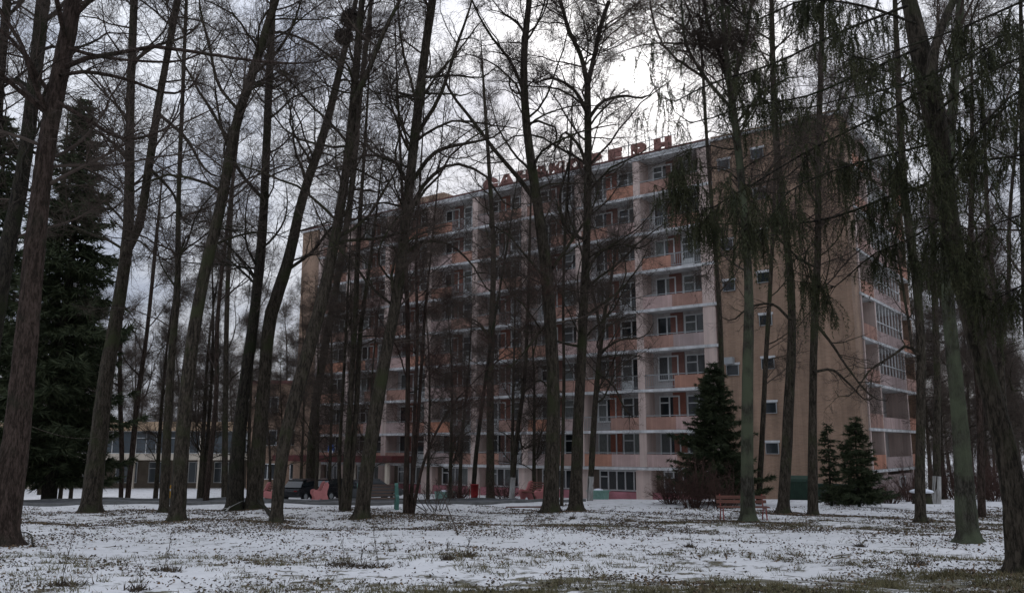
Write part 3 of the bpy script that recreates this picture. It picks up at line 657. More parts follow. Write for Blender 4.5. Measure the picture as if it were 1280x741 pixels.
px_tree('tall thick linden leaning right, left of the green bench', [(451, 648, 25), (458, 590, 21), (467, 530, 20), (479, 460, 19), (496, 370, 17), (510, 250, 15), (521, 150, 14), (530, 75, 13), (541, 0, 12)], t0=0.28, limbs=22,
        limb_px=[[(511, 265, 7), (535, 225, 6), (565, 205, 5), (600, 215, 4), (640, 260, 3)], [(516, 225, 7), (545, 190, 6), (590, 178, 5), (620, 170, 3)], [(503, 320, 6), (530, 302, 5), (560, 305, 4), (590, 330, 3), (615, 365, 2)], [(520, 170, 7), (550, 120, 6), (570, 60, 5), (590, 0, 3)], [(514, 240, 6), (490, 200, 5), (455, 195, 4), (420, 210, 3)]])
px_tree('big two-limbed trunk left of the dark twin, in front of the pink plinth', [(688, 640, 27), (689, 600, 23), (692, 520, 21), (689, 420, 19), (684, 350, 18), (671, 250, 15), (657, 150, 13), (655, 60, 10), (661, 0, 8)], t0=0.30, limbs=20,
        limb_px=[[(672, 255, 8), (650, 225, 7), (620, 190, 6), (590, 150, 5), (560, 110, 4)], [(688, 400, 5), (670, 420, 4), (655, 440, 3), (630, 460, 2)], [(656, 120, 6), (640, 80, 5), (610, 40, 4), (590, 0, 3)], [(684, 345, 6), (715, 300, 5), (740, 260, 3)]])
px_tree('tall clean trunk forking into two limbs against the bright sky', [(719, 638, 23), (721, 590, 18), (723, 520, 16), (728, 420, 14), (732, 330, 12), (735, 200, 11), (734, 98, 10)],
        forks=[[(734, 104, 8), (726, 70, 7), (712, 40, 6), (700, 0, 5)], [(735, 104, 8), (744, 66, 7), (752, 30, 6), (762, 0, 6)]], t0=0.32, limbs=15, extend=.0, fork_t0=.1,
        limb_px=[[(735, 140, 6), (715, 110, 5), (690, 98, 4), (665, 104, 3)], [(735, 150, 6), (752, 128, 5), (780, 120, 4), (805, 122, 3)], [(731, 350, 6), (745, 320, 5), (775, 305, 4), (800, 310, 3)], [(735, 215, 6), (722, 180, 5), (706, 165, 4), (690, 190, 3)], [(733, 300, 6), (710, 290, 5), (700, 250, 4), (712, 200, 3)]])
px_tree('small branchy tree with whitewashed foot right of the twin trunks', [(737, 626, 9), (740, 570, 9), (746, 480, 8), (752, 420, 7), (757, 385, 6), (765, 340, 4)], d=46, t0=0.20, limbs=18, dens=.9, wash=1.25, fl=False, extend=.5,
        forks=[[(752, 425, 5), (742, 370, 4), (728, 320, 3)]], limb_px=[[(747, 465, 4), (765, 480, 3), (790, 520, 2)], [(750, 440, 4), (775, 425, 3), (805, 420, 2)]])
px_tree('mottled pale birch trunk standing in front of the red slatted bench', [(935, 652, 25), (934, 610, 20), (934, 540, 18), (935, 440, 16), (936, 370, 14), (931, 280, 12), (922, 180, 11), (912, 100, 10)],
        forks=[[(914, 115, 7), (900, 70, 6), (885, 30, 5), (880, 0, 4)], [(913, 108, 7), (905, 50, 6), (902, 0, 5)], [(914, 112, 6), (930, 60, 5), (940, 0, 4)], [(918, 140, 6), (880, 95, 5), (857, 55, 4), (852, 10, 3)]],
        bm='bark_green', name='birch_tree', t0=0.50, limbs=10, droop=.22, trop=.12, fork_t0=.15, extend=.4, fine=1.25)
px_tree('slim trunk behind the large dark spruce beside the corner of the balconies', [(905, 626, 9), (903, 520, 8), (900, 400, 7), (893, 300, 6), (884, 180, 5), (878, 80, 4)], d=44, t0=0.35, limbs=12, dens=.9, fl=False)
px_tree('dark trunk leaning left just right of the red slatted bench', [(978, 641, 20), (981, 600, 17), (985, 520, 15), (990, 420, 12), (988, 350, 11), (977, 250, 10), (968, 150, 9), (965, 40, 8)], t0=0.35, limbs=16,
        limb_px=[[(988, 400, 5), (965, 380, 4), (935, 385, 3), (915, 400, 2)]])
px_tree('straight trunk left of the two small spruces with green foot', [(1016, 643, 16), (1016, 590, 14), (1016, 500, 12), (1018, 400, 11), (1022, 320, 10), (1023, 200, 9), (1027, 60, 8)], t0=0.32, limbs=16, bm='bark',
        limb_px=[[(1020, 405, 5), (1040, 430, 4), (1060, 460, 3), (1100, 500, 2)], [(1017, 465, 5), (1040, 462, 4), (1062, 480, 3), (1085, 500, 2)]])
px_tree('thin leaning trunk against the tan brick wall', [(948, 634, 9), (952, 560, 8), (957, 450, 7), (964, 330, 6), (968, 230, 5)], d=40, t0=0.30, limbs=12, fl=False, dens=.9)
px_tree('dark straight trunk in front of the far balconies at the right corner', [(1150, 652, 18), (1150, 600, 14), (1151, 520, 13), (1151, 420, 12), (1147, 360, 12), (1132, 250, 11), (1126, 150, 10), (1122, 40, 8)], t0=0.32, limbs=15,
        limb_px=[[(1148, 445, 6), (1142, 437, 5), (1135, 432, 5), (1115, 445, 4), (1090, 460, 3), (1060, 495, 2)], [(1140, 435, 5), (1137, 410, 4), (1130, 370, 4), (1122, 320, 3), (1110, 280, 2)]])
px_tree('slender trunk with whitewashed foot beside the thick lichen covered one', [(1171, 639, 12), (1171, 560, 11), (1171, 450, 10), (1168, 370, 9), (1166, 250, 8), (1170, 120, 6)], d=41, t0=0.30, limbs=14, wash=1.3, fl=False)
px_tree('thick lichen covered trunk flaring at its foot near the right edge', [(1211, 677, 34), (1206, 610, 27), (1203, 560, 24), (1194, 470, 21), (1184, 370, 18), (1182, 300, 17), (1186, 200, 15), (1194, 90, 13), (1200, 0, 11)], bm='bark_green', t0=0.45, limbs=12, dens=.9)
px_tree('thin brown trunk between the lichen covered trunk and the leaning one', [(1227, 646, 12), (1226, 580, 11), (1224, 500, 10), (1218, 430, 9), (1214, 330, 8), (1216, 200, 7)], bm='bark_brown', t0=0.30, limbs=14, fl=False)
px_tree('slim forked trunk seen right of the leaning trunk against the sky', [(1262, 640, 11), (1258, 560, 10), (1252, 480, 10), (1250, 430, 9), (1244, 370, 7), (1236, 280, 6), (1232, 180, 5)], forks=[[(1251, 430, 7), (1260, 370, 6), (1262, 280, 5), (1270, 180, 4)]], d=34, t0=0.30, limbs=12, fl=False, dens=.9)
px_tree('bare trunk at the far right edge beyond the leaning one', [(1296, 646, 16), (1290, 500, 13), (1283, 380, 11), (1280, 240, 10), (1278, 100, 8)], t0=0.30, limbs=15, bm='bark_dark')
px_tree('many stemmed thin tree right of the green bench, thickest stem', [(507, 642, 9), (509, 560, 8), (510, 470, 7), (509, 370, 7), (504, 260, 5), (500, 180, 4)], tm='twig_red', bm='bark_brown', t0=0.20, limbs=14, dens=.9, fl=False,
        forks=[[(511, 641, 6), (520, 560, 5), (526, 470, 5), (532, 380, 4), (540, 300, 3)], [(516, 641, 6), (526, 590, 5), (545, 540, 4), (570, 500, 3), (600, 470, 2)], [(514, 642, 6), (518, 520, 5), (522, 420, 5), (520, 320, 4), (526, 220, 3)]], fork_t0=.25)
px_tree('clump of thin stems between the slim trunk and the tall linden', [(430, 638, 12), (433, 590, 11), (438, 500, 9), (444, 400, 8), (447, 320, 7), (455, 200, 5)], t0=0.25, limbs=14, dens=.9, fl=False,
        forks=[[(435, 638, 9), (440, 580, 8), (446, 500, 8), (450, 420, 7), (462, 330, 5)], [(426, 637, 6), (424, 590, 6), (428, 500, 5), (432, 420, 4)]])
px_tree('straight trunk right of the red litter bin', [(613, 624, 13), (613, 560, 12), (613, 470, 10), (615, 400, 9), (617, 320, 8), (612, 220, 6), (606, 130, 5)], t0=0.25, limbs=16,
        limb_px=[[(614, 430, 4), (600, 405, 3), (575, 390, 2)], [(616, 390, 4), (640, 370, 3), (662, 340, 2)]])
px_tree('thin trunk leaning right out of the red litter bin', [(591, 624, 8), (594, 580, 7), (601, 520, 6), (609, 460, 5), (618, 400, 4), (630, 330, 3)], d=48, t0=0.30, limbs=10, dens=.8, fl=False, bm='bark_dark')
px_tree('thin tree with whitewashed foot left of the pink bench by the building', [(639, 627, 8), (642, 590, 7), (646, 545, 7), (655, 480, 6), (659, 400, 5), (662, 300, 4)], d=50, t0=0.25, limbs=13, dens=.9, wash=1.3, fl=False,
        limb_px=[[(648, 540, 3), (655, 560, 3), (668, 555, 2), (690, 548, 2)], [(655, 490, 3), (675, 475, 3), (700, 500, 2)]])
px_tree('thin stem squeezed between the two big central trunks', [(702, 632, 6), (703, 570, 5), (705, 480, 5), (704, 380, 4), (707, 280, 4), (712, 200, 3)], t0=0.20, limbs=12, dens=.8, fl=False)
px_tree('brown trunk leaning right in front of the glazed hall', [(160, 614, 8), (166, 560, 8), (172, 500, 7), (183, 420, 6), (195, 300, 5)], d=55, t0=0.20, limbs=12, dens=.9, bm='bark_brown', fl=False)
px_tree('slim trunk in front of the glazed hall by a pale column', [(152, 613, 7), (152, 560, 7), (150, 480, 6), (152, 380, 5), (158, 260, 4)], d=56, t0=0.20, limbs=12, dens=.9, bm='bark_brown', fl=False)
px_tree('dark trunk under the big spruce on the left', [(66, 613, 14), (66, 560, 13), (67, 480, 12), (70, 380, 10), (78, 250, 8)], d=50, t0=0.40, limbs=8, dens=.7, bm='bark_dark', fl=False)
px_tree('mossy straight trunk in front of the brick wing', [(281, 620, 9), (281, 560, 9), (282, 480, 8), (284, 380, 7), (290, 250, 5)], d=50, t0=0.25, limbs=12, dens=.9, fl=False)
# crows' nests high in the leaning trees
def nest(px, py, d, rad, label):
    r = np.random.default_rng(int(px)); c = at(px, py, d); n = 260
    p = r.normal(size=(n, 3)); p = nrm(p) * r.uniform(.3, 1, (n, 1)) ** .5 * rad * np.array([1, 1, .75]); t = nrm(np.cross(p, r.normal(size=(n, 3))))
    Q = np.stack([p - t * rad * .5, p + r.normal(size=(n, 3)) * .02, p + t * rad * .5], 1); vf = tubes(Q, np.full((n, 3), .013), 3, tip=False)
    core = MB(); prof = [(.02, -rad * .62), (rad * .6, -rad * .5), (rad * .85, 0), (rad * .75, rad * .3), (rad * .4, rad * .2), (.02, rad * .12)]; core.lathe(prof, 12)
    cv = np.array(core.v); cf = np.array([t for q in core.f for t in ((q[0], q[1], q[2]), (q[0], q[2], q[3]))])
    me = mesh_tris('bird_nest', *join([vf, (cv, cf)])); me.materials.append(M['nest']); o = link('bird_nest', me, None, tuple(c)); tag(o, label, 'nest', 'crow nests in the treetops')
nest(441, 24, 31.2, .52, 'large dark twig nest high in the leaning tree, upper of two')
nest(430, 46, 31.2, .38, 'smaller dark twig nest just below the large one')
# ------------------------------------------------------------------ slender trees farther off: a few kinds, copied with their parts
def make_far(sd, h, lean, dens):
    r = np.random.default_rng(sd); k = 18; t = np.linspace(0, 1, k)
    P = np.stack([lean * t**1.3 * h + .35 * np.sin(t * 5 + sd) * t, .3 * np.sin(t * 4 + 2 * sd) * t, t * h - .2], -1); R = np.interp(t, [0, .1, 1], [.19, .15, .015])
    big, fin = crown_from([(P, R)], r, dens, .13, limbs=32, limb_len=52, fine=1.15)
    tr = mesh_tris('trunk', *join([tubes(P[None], R[None], 8)]), True); lm = mesh_tris('limbs', *big, True); cw = mesh_tris('crown', *fin)
    return tr, lm, cw
FAR = []
for sd, h, ln in ((1, 20, .05), (2, 17, -.06), (3, 22, .02), (4, 15, .1), (5, 18, -.03)):
    a, b, c = make_far(sd, h, ln, .95)
    for m_ in (a, b): m_.materials.append(M['bark'])
    c.materials.append(M['twig']); FAR.append((a, b, c))
def far_tree(px, d, kind, sc, rz, label, group):
    p = at(px, 600, d); o = thing('bare_tree', label, 'tree', (p[0], p[1], float(G(p[0], p[1]))), rz, group); o.scale = (sc, sc, sc)
    for nm, me in zip(('trunk', 'branches', 'crown'), FAR[kind]):
        c_ = link(nm, me, o)
        if nm != 'trunk': c_['kind'] = 'stuff'
r_ = np.random.default_rng(55)
LAB = {'l': ('slender bare tree in the thin wood on the left behind the drive', 'thin wood beyond the drive on the left'),
       'f': ('faint far tree in the bare wood behind the low hall', 'far wood behind the low hall'),
       'r': ('slender bare tree in the wood to the right of the building', 'wood right of the building'),
       'q': ('faint far tree closing the gap right of the building', 'far wood right of the building')}
for px in (20, 48, 90, 128, 190, 262, 316, 340, 356, 372, 10, 75, 245): far_tree(px + r_.uniform(-6, 6), r_.uniform(48, 80), int(r_.integers(5)), r_.uniform(.75, 1.1), r_.uniform(0, 6.3), *LAB['l'])
for px in np.linspace(-60, 380, 40): far_tree(px + r_.uniform(-8, 8), r_.uniform(102, 175), int(r_.integers(5)), r_.uniform(1.0, 1.4), r_.uniform(0, 6.3), *LAB['f'])
for px, d, lb in ((395, 55, 'slender tree in front of the left end of the entrance canopy'), (412, 62, 'slender tree beside the car right of the pink bench'), (462, 52, 'slender tree seen through the crown of the tall linden'), 
                  (535, 55, 'thin tree behind the many stemmed one, nearer the balconies'), (575, 54, 'slim tree in the low red twigged bush'), (563, 47, 'slender twiggy tree left of the litter bin'),
                  (668, 50, 'slender tree behind the big two-limbed trunk'), (640, 57, 'slim tree at the plinth behind the whitewashed thin tree'), (440, 64, 'slim tree near the entrance behind the clump of stems')): far_tree(px, d, int(r_.integers(5)), r_.uniform(.65, .9), r_.uniform(0, 6.3), lb, 'slender trees in front of the balcony block')
for px, d in ((1162, 75), (1178, 60), (1190, 88), (1205, 50), (1215, 70), (1232, 58), (1243, 80), (1256, 48), (1268, 66), (1275, 90), (1290, 55), (1300, 72)): far_tree(px, d, int(r_.integers(5)), r_.uniform(.7, 1.1), r_.uniform(0, 6.3), *LAB['r'])
for px in np.linspace(1155, 1330, 18): far_tree(px, r_.uniform(95, 160), int(r_.integers(5)), r_.uniform(.95, 1.3), r_.uniform(0, 6.3), *LAB['q'])
# ------------------------------------------------------------------ spruces
def needle_fans(P, D, n, ln, wd, r, hang=.0, spread=.9):
    """n small needle-spray triangles round each point P with main direction D"""
    m = len(P); p = np.repeat(P, n, 0); d = np.repeat(D, n, 0)
    d = nrm(d + r.normal(size=(m * n, 3)) * spread * .5 - UP * hang); L_ = ln * r.uniform(.5, 1.2, (m * n, 1)); sd = nrm(np.cross(d, r.normal(size=(m * n, 3)))) * wd * r.uniform(.6, 1.3, (m * n, 1))
    v = np.stack([p - sd, p + sd, p + d * L_], 1).reshape(-1, 3); return v, np.arange(m * n * 3).reshape(-1, 3)
def spruce_geo(h, rad, whorls, per, r, crown0=.06, ln=.30, wd=.03, nf=5, droop=.25, dens=9):
    tv = tubes(np.array([[[0, 0, -.2], [0, 0, h * .3], [.02, 0, h * .7], [0, 0, h]]], float), np.array([[.018 * h, .014 * h, .007 * h, .004]]), 8)
    Bs, Br, pp, dd = [], [], [], []
    for wv in range(whorls):
        for q in range(per):
            t = crown0 + (1 - crown0) * (wv + r.uniform(-1.2, 1.2)) / whorls; t = min(max(t, crown0), .985); z = t * h; R_ = rad * (1 - t) ** .8 * r.uniform(.45, 1.15) + .12
            a = r.uniform(0, 6.283); out_ = np.array([math.cos(a), math.sin(a), 0]); Lb = R_ * r.uniform(.7, 1.15); k = 7; s = np.linspace(0, 1, k)
            zz_ = z + Lb * (.12 * s - droop * 2.2 * s**2 + droop * 1.5 * s**3 * 1.2)
            Q = np.stack([out_[0] * Lb * s, out_[1] * Lb * s, zz_], -1); Bs.append(Q); Br.append(np.linspace(.012 * max(1, h / 9), .003, k))
            nb = max(4, int(dens * Lb / .5)); u = r.uniform(.12, 1, nb); ft = u * (k - 1); i0 = np.clip(ft.astype(int), 0, k - 2); fr = (ft - i0)[:, None]
            p = Q[i0] * (1 - fr) + Q[i0 + 1] * fr; tg = nrm(Q[i0 + 1] - Q[i0]); sd = np.cross(tg, UP) * r.choice([-1, 1], nb)[:, None]
            off = sd * (r.uniform(0, .5, nb) * (1.05 - u) * Lb * .9)[:, None]; pp.append(p + off - UP * np.linalg.norm(off, axis=1, keepdims=True) * .3); dd.append(nrm(tg * .7 + sd * .8))
    bv = tubes(np.array(Bs), np.array(Br), 3); fv = needle_fans(np.concatenate(pp), np.concatenate(dd), nf, ln, wd, r, .25)
    return tv, bv, fv
def spruce(label, px, py, top_py, rad, whorls, per, sd, d=None, lean=0, **kw):
    r = np.random.default_rng(sd); b = gpt(px, py) if d is None else at(px, py, d); b[2] = G(b[0], b[1]); h = at(px, top_py, b[1])[2] - b[2]
    tv, bv, fv = spruce_geo(h, rad, whorls, per, r, **kw); o = thing('spruce_tree', label, 'tree', tuple(b), 0, 'dark spruces'); o.rotation_euler.y = lean
    for nm, vf, m_ in (('trunk', tv, 'bark_dark'), ('branches', bv, 'bark_dark'), ('needles', fv, 'needles')):
        me = mesh_tris(nm, *vf); me.materials.append(M[m_]); link(nm, me, o)
spruce('tall dense black spruce filling the left edge behind the brown trunk', 62, 613, 118, 5.2, 46, 9, 11, d=47, ln=.6, wd=.045, nf=5, droop=.45, dens=8)
spruce('second dark spruce at the far left edge', -40, 613, 140, 5.0, 40, 9, 12, d=52, ln=.6, wd=.05, nf=5, droop=.45, dens=7)
spruce('large dense young spruce in front of the corner balconies', 897, 631, 452, 2.5, 30, 10, 13, d=40, ln=.28, wd=.022, nf=8, droop=.10, dens=11)
spruce('small bushy spruce in front of the pink end wall', 1075, 642, 520, 1.4, 20, 9, 14, d=36.5, ln=.24, wd=.018, nf=7, droop=.08, dens=10)
spruce('narrow small spruce left of the bushy one at the end wall', 1040, 640, 528, .85, 18, 7, 15, d=38.5, ln=.2, wd=.02, nf=6, droop=.16, dens=9)
# the big leaning spruce near the camera and another just outside the frame, with long hanging boughs
def hanging_spruce(label, base, trunk_stems, boughs, sd, bm='bark_dark', dens=1.0, flr=None, spr=()):
    r = np.random.default_rng(sd); o = thing('spruce_tree', label, 'tree', tuple(base), 0, 'dark spruces'); b = np.array(base)
    tv = [rough_trunk(P, R, r, 26, 120) for P, R in trunk_stems]; BASES.append((base[0], base[1], .3))
    if flr: tv.append(flare(base, np.interp(base[2] + .5, trunk_stems[0][0][:, 2], trunk_stems[0][1]), r, 6, trunk_stems[0][0]))
    BP = np.stack([q[0] for q in boughs]); BR = np.stack([q[1] for q in boughs]); bv = [tubes(BP, BR * .62, 6)]
    # side shoots along the boughs, then curtains of hanging twigs
    BR = BR * .62; Q2, R2 = sprout(BP, BR, int(26 * dens), .05, 1, (25, 75), 7, 80, (.3, .5), -.06, .10, .007, r, .014); bv.append(tubes(Q2, R2, 4))
    allp = np.concatenate([BP[:, :, :].reshape(-1, 3)[:0], Q2.reshape(-1, 3)])
    def hang(Pl, n, L0, L1):
        m, k, _ = Pl.shape; par = np.repeat(np.arange(m), n); u = r.uniform(.05, 1, m * n) * (k - 1); i0 = np.clip(u.astype(int), 0, k - 2); fr = (u - i0)[:, None]
        p = Pl[par, i0] * (1 - fr) + Pl[par, i0 + 1] * fr; L_ = r.uniform(L0, L1, len(p))[:, None]; dx = r.normal(size=(len(p), 3)) * np.array([.18, .18, .05])
        return np.stack([p, p + dx * L_ - UP * L_ * .45, p + dx * L_ * 1.2 - UP * L_], 1)
    H = np.concatenate([hang(BP, int(60 * dens), .15, .75), hang(Q2, int(9 * dens), .12, .65)])
    keep = (np.sin(H[:, 0, 0] * 3.1 + H[:, 0, 2] * 2.3) + r.normal(size=len(H)) * .6) > -.1; H = H[keep]
    bv.append(tubes(H, np.tile(np.array([[.004, .003, .002]]), (len(H), 1)), 3))
    s = np.linspace(.05, 1, 11); P = np.concatenate([H[:, 0] * (1 - q) + H[:, 2] * q + (H[:, 1] - (H[:, 0] + H[:, 2]) / 2) * 4 * q * (1 - q) for q in s]); D = np.tile(nrm(H[:, 2] - H[:, 0]), (len(s), 1))
    fv = needle_fans(P, D, 5, .075, .0055, r, .1, 1.1)
    for nm, vf, m_ in (('trunk', join(tv), M[bm]), ('boughs', join(bv), M['bark_dark']), ('needles', fv, M['needles_near'])):
        me = mesh_tris(nm, vf[0] - b, vf[1], nm == 'trunk'); me.materials.append(m_); link(nm, me, o)
def bough(pts, d0, d1, r):
    P, R = stem_from_px(pts, d0, d1, k=14, extend=.04, r=r); P += np.stack([np.zeros(14), np.zeros(14), .07 * np.sin(np.linspace(0, r.uniform(5, 9), 14) + r.uniform(0, 6))], -1) * np.linspace(.2, 1, 14)[:, None]; return P, R
rb = np.random.default_rng(91)
base = gpt(1277, 717); d = base[1]
st = [stem_from_px([(1277, 722, 44), (1270, 640, 36), (1259, 570, 33), (1233, 470, 29), (1207, 370, 27), (1192, 300, 27), (1172, 160, 30), (1160, 100, 32), (1152, 62, 28), (1138, 0, 20)], d, d + .5, r=rb, k=30, extend=.8),
      stem_from_px([(1162, 110, 14), (1168, 60, 14), (1178, 30, 13), (1192, 0, 11)], d, d + .3, k=12, extend=.7)]
st[0][0][0][2] = base[2] - .2
bo = [bough([(1160, 232, 8), (1120, 243, 7), (1050, 267, 6), (960, 280, 5), (862, 271, 3)], d, d + 1.0, rb), bough([(1170, 105, 8), (1100, 145, 6), (1000, 192, 5), (915, 240, 4), (868, 262, 3)], d, d + .9, rb),
      bough([(1178, 270, 6), (1150, 290, 5), (1100, 315, 4), (1025, 360, 3)], d, d + .8, rb), bough([(1150, 60, 7), (1090, 88, 6), (1010, 120, 5), (930, 130, 4), (850, 150, 3)], d, d + 1.1, rb),
      bough([(1135, 8, 7), (1060, 38, 6), (960, 82, 5), (890, 100, 4), (826, 122, 3)], d, d + 1.2, rb), bough([(1172, 140, 7), (1210, 110, 5), (1260, 80, 4), (1310, 50, 3)], d, d - .8, rb),
      bough([(1180, 210, 7), (1225, 165, 6), (1275, 120, 5), (1330, 80, 3)], d, d - .6, rb), bough([(1170, 90, 7), (1220, 60, 6), (1280, 30, 4), (1340, 10, 3)], d, d + .8, rb),
      bough([(1165, 180, 7), (1120, 190, 6), (1060, 205, 5), (990, 240, 4), (935, 300, 3)], d, d - .7, rb), bough([(1145, 30, 7), (1080, 10, 6), (1000, 0, 5), (930, 20, 3)], d, d + 1, rb)]
hanging_spruce('near leaning spruce at the right edge with long drooping boughs', tuple(base), st, bo, 5, 'bark', 1.3, .34)
b2 = at(1420, 700, 10.5); b2[2] = G(b2[0], b2[1])
st2 = [(resample(np.array([b2 - UP * .3, b2 + np.array([-.1, 0, 4.]), b2 + np.array([-.2, .1, 9.]), b2 + np.array([-.2, .1, 15.])]), np.array([.28, .24, .17, .03]), 24))]
bo2 = [bough([(1405, 150, 9), (1340, 180, 7), (1270, 197, 6), (1190, 214, 5), (1140, 235, 3)], 10.5, 11, rb), bough([(1400, -20, 9), (1330, 15, 7), (1280, 40, 6), (1180, 86, 5), (1045, 122, 4), (972, 136, 3)], 10.5, 11.3, rb),
       bough([(1400, -60, 9), (1320, -20, 7), (1240, 15, 6), (1150, 50, 5), (1060, 70, 3)], 10.5, 10.0, rb), bough([(1405, 80, 9), (1330, 90, 7), (1280, 110, 6), (1225, 165, 5), (1180, 212, 3)], 10.5, 10.2, rb), bough([(1405, 330, 8), (1340, 345, 6), (1280, 352, 5), (1230, 372, 3)], 10.5, 11.2, rb),
       bough([(1405, 230, 8), (1340, 250, 6), (1285, 262, 5), (1235, 285, 4), (1190, 330, 3)], 10.5, 10.9, rb)]
hanging_spruce('spruce beyond the right edge, only its hanging boughs reaching into view', tuple(b2), st2, bo2, 6, 'bark_dark', 1.0, .3)
# ------------------------------------------------------------------ shrubs
def shrub(label, px, d, n, h, spread_, sd, tm='twig_red', dens=1.0, group='bare shrubs'):
    r = np.random.default_rng(sd); b = at(px, 620, d); b[2] = G(b[0], b[1])
    a = r.uniform(0, 6.283, n); rr = r.uniform(0, .35, n) * spread_; P0 = np.stack([np.cos(a) * rr, np.sin(a) * rr, np.full(n, -.08)], -1)
    dr = nrm(np.stack([np.cos(a) * r.uniform(.1, .8, n) * spread_ / h * 1.6, np.sin(a) * r.uniform(.1, .8, n) * spread_ / h * 1.6, np.ones(n)], -1)); Ln = h * r.uniform(.6, 1.1, n); k = 7; out_ = [P0]; dd = dr
    for q in range(1, k): dd = nrm(dd + r.normal(size=(n, 3)) * .14); out_.append(out_[-1] + dd * (Ln / (k - 1))[:, None])
    Q = np.stack(out_, 1); R = np.linspace(.016, .006, k)[None] * r.uniform(.7, 1.3, (n, 1))
    Q2, R2 = sprout(Q, R, int(8 * dens), .15, 1, (20, 60), 3, 60, (.55, .8), .04, .16, .006, r, .01)
    Q3, R3 = sprout(Q2, R2, int(4 * dens), .1, 1, (25, 60), 2, 50, (.6, .9), .02, .16, .0045, r, .007)
    o = thing('bare_shrub', label, 'shrub', tuple(b), 0, group)
    for nm, vf in (('stems', tubes(Q, R, 4)), ('twigs', join([tubes(Q2, R2, 3), tubes(Q3, R3, 3)]))):
        me = mesh_tris(nm, *vf); me.materials.append(M[tm]); link(nm, me, o)['kind'] = 'stuff'
shrub('dense reddish twiggy shrub at the foot of the large young spruce', 868, 37.5, 52, 2.3, 1.5, 21)
shrub('low reddish shrub right of the dense one, below the spruce', 905, 36.5, 32, 2.0, 1.1, 22)
shrub('sparse bush at the left end of the dense reddish shrub', 838, 40, 40, 1.3, 1.0, 23)
shrub('low red twigged bush under the ground floor windows behind the litter bin', 572, 53, 45, 1.3, 1.3, 24)
shrub('low tangled bush right of the litter bin by the plinth', 630, 53, 40, 1.2, 1.2, 25)
shrub('dark low bush at the foot of the end wall, right of the small spruces', 1112, 42, 45, 1.3, 1.2, 26)
shrub('tall thin bush beside the snow capped stump', 1135, 44, 30, 2.4, .9, 27)
shrub('dark low brush left of the small spruces', 1052, 40, 40, .9, 1.2, 28)
shrub('brush at the wood edge beyond the lichen covered trunk', 1243, 46, 60, 2.6, 1.6, 29)
shrub('rust coloured thicket at the far right beyond the trunks', 1262, 52, 60, 3.0, 1.8, 30)
shrub('tangled thicket right of the whitewashed slender trunk', 1196, 50, 60, 3.0, 1.6, 31)
for q_, (px_, d_, h_, lb_) in enumerate(((1163, 58, 3.2, 'brown thicket left of the whitewashed slender trunk, behind it'), (1182, 66, 3.8, 'tall brown thicket behind the lichen covered trunk, left part'), (1208, 62, 3.4, 'brown thicket filling the gap behind the lichen covered trunk'), (1222, 70, 4.0, 'far brown thicket between the two leaning trunks'),
        (1238, 60, 3.4, 'brown thicket behind the thin brown trunk'), (1254, 68, 4.0, 'tall thicket left of the slim forked trunk'), (1272, 62, 3.6, 'thicket right of the slim forked trunk'), (1286, 56, 3.2, 'thicket cut by the right edge'))):
    shrub(lb_, px_, d_, 42, h_, 2.4, 60 + q_, 'twig')
shrub('loose arching shrub right of the many stemmed tree', 548, 34, 12, 1.5, 1.3, 32, 'twig')
# ------------------------------------------------------------------ benches, bin, cars and other small things
def gz(x, y): return float(G(x, y))
def concrete_bench(label, px, py, rz, end_mat, slat_mat, d=None, length=1.7):
    p = gpt(px, py) if d is None else at(px, py, d); p[2] = gz(p[0], p[1])
    o = thing('park_bench', label, 'bench', tuple(p), rz, 'park benches')
    # side profile (depth y, height z): foot, curled arm, raked rounded back
    prof = [(-.36, -.06), (-.30, .10), (-.34, .22), (-.42, .34), (-.42, .50), (-.34, .58), (-.20, .58), (-.10, .52), (.02, .56), (.10, .72), (.16, .90), (.24, 1.00), (.36, 1.02), (.43, .92), (.42, .74), (.36, .55), (.34, .36), (.40, .20), (.44, .08), (.44, -.06), (.20, -.06), (.12, .12), (-.04, .14), (-.12, -.06)]
    for s in (-1, 1): MB().prism(prof, s * length / 2 - .07, s * length / 2 + .07, 'x').build('bench_end', M[end_mat], o)
    L_ = length / 2 - .07
    for q in range(4): MB().box(-L_, L_, -.30 + q * .12, -.30 + q * .12 + .10, .42, .46).build('slat', M[slat_mat], o)
    for q in range(4):
        y, z = .17 + q * .045, .52 + q * .125; MB().prism([(y, z), (y + .035, z - .01), (y + .062, z + .066), (y + .027, z + .076)], -L_, L_, 'x').build('slat', M[slat_mat], o)
concrete_bench('pink concrete bench with dark slats by the building, right of the whitewashed thin tree', 667, 626, math.radians(-62), 'bench_pink', 'slat', d=47)
concrete_bench('pink concrete bench beside the dark car near the entrance', 399, 617, math.radians(-72), 'bench_pink', 'slat', d=50)
concrete_bench('pink concrete bench in front of the brick wing, leftmost', 334, 618, math.radians(-60), 'bench_pink', 'slat', d=51)
concrete_bench('bench with green concrete ends and pale slats by the drive', 472, 637, math.radians(12), 'bench_green', 'slat_grey', d=35.2, length=1.5)
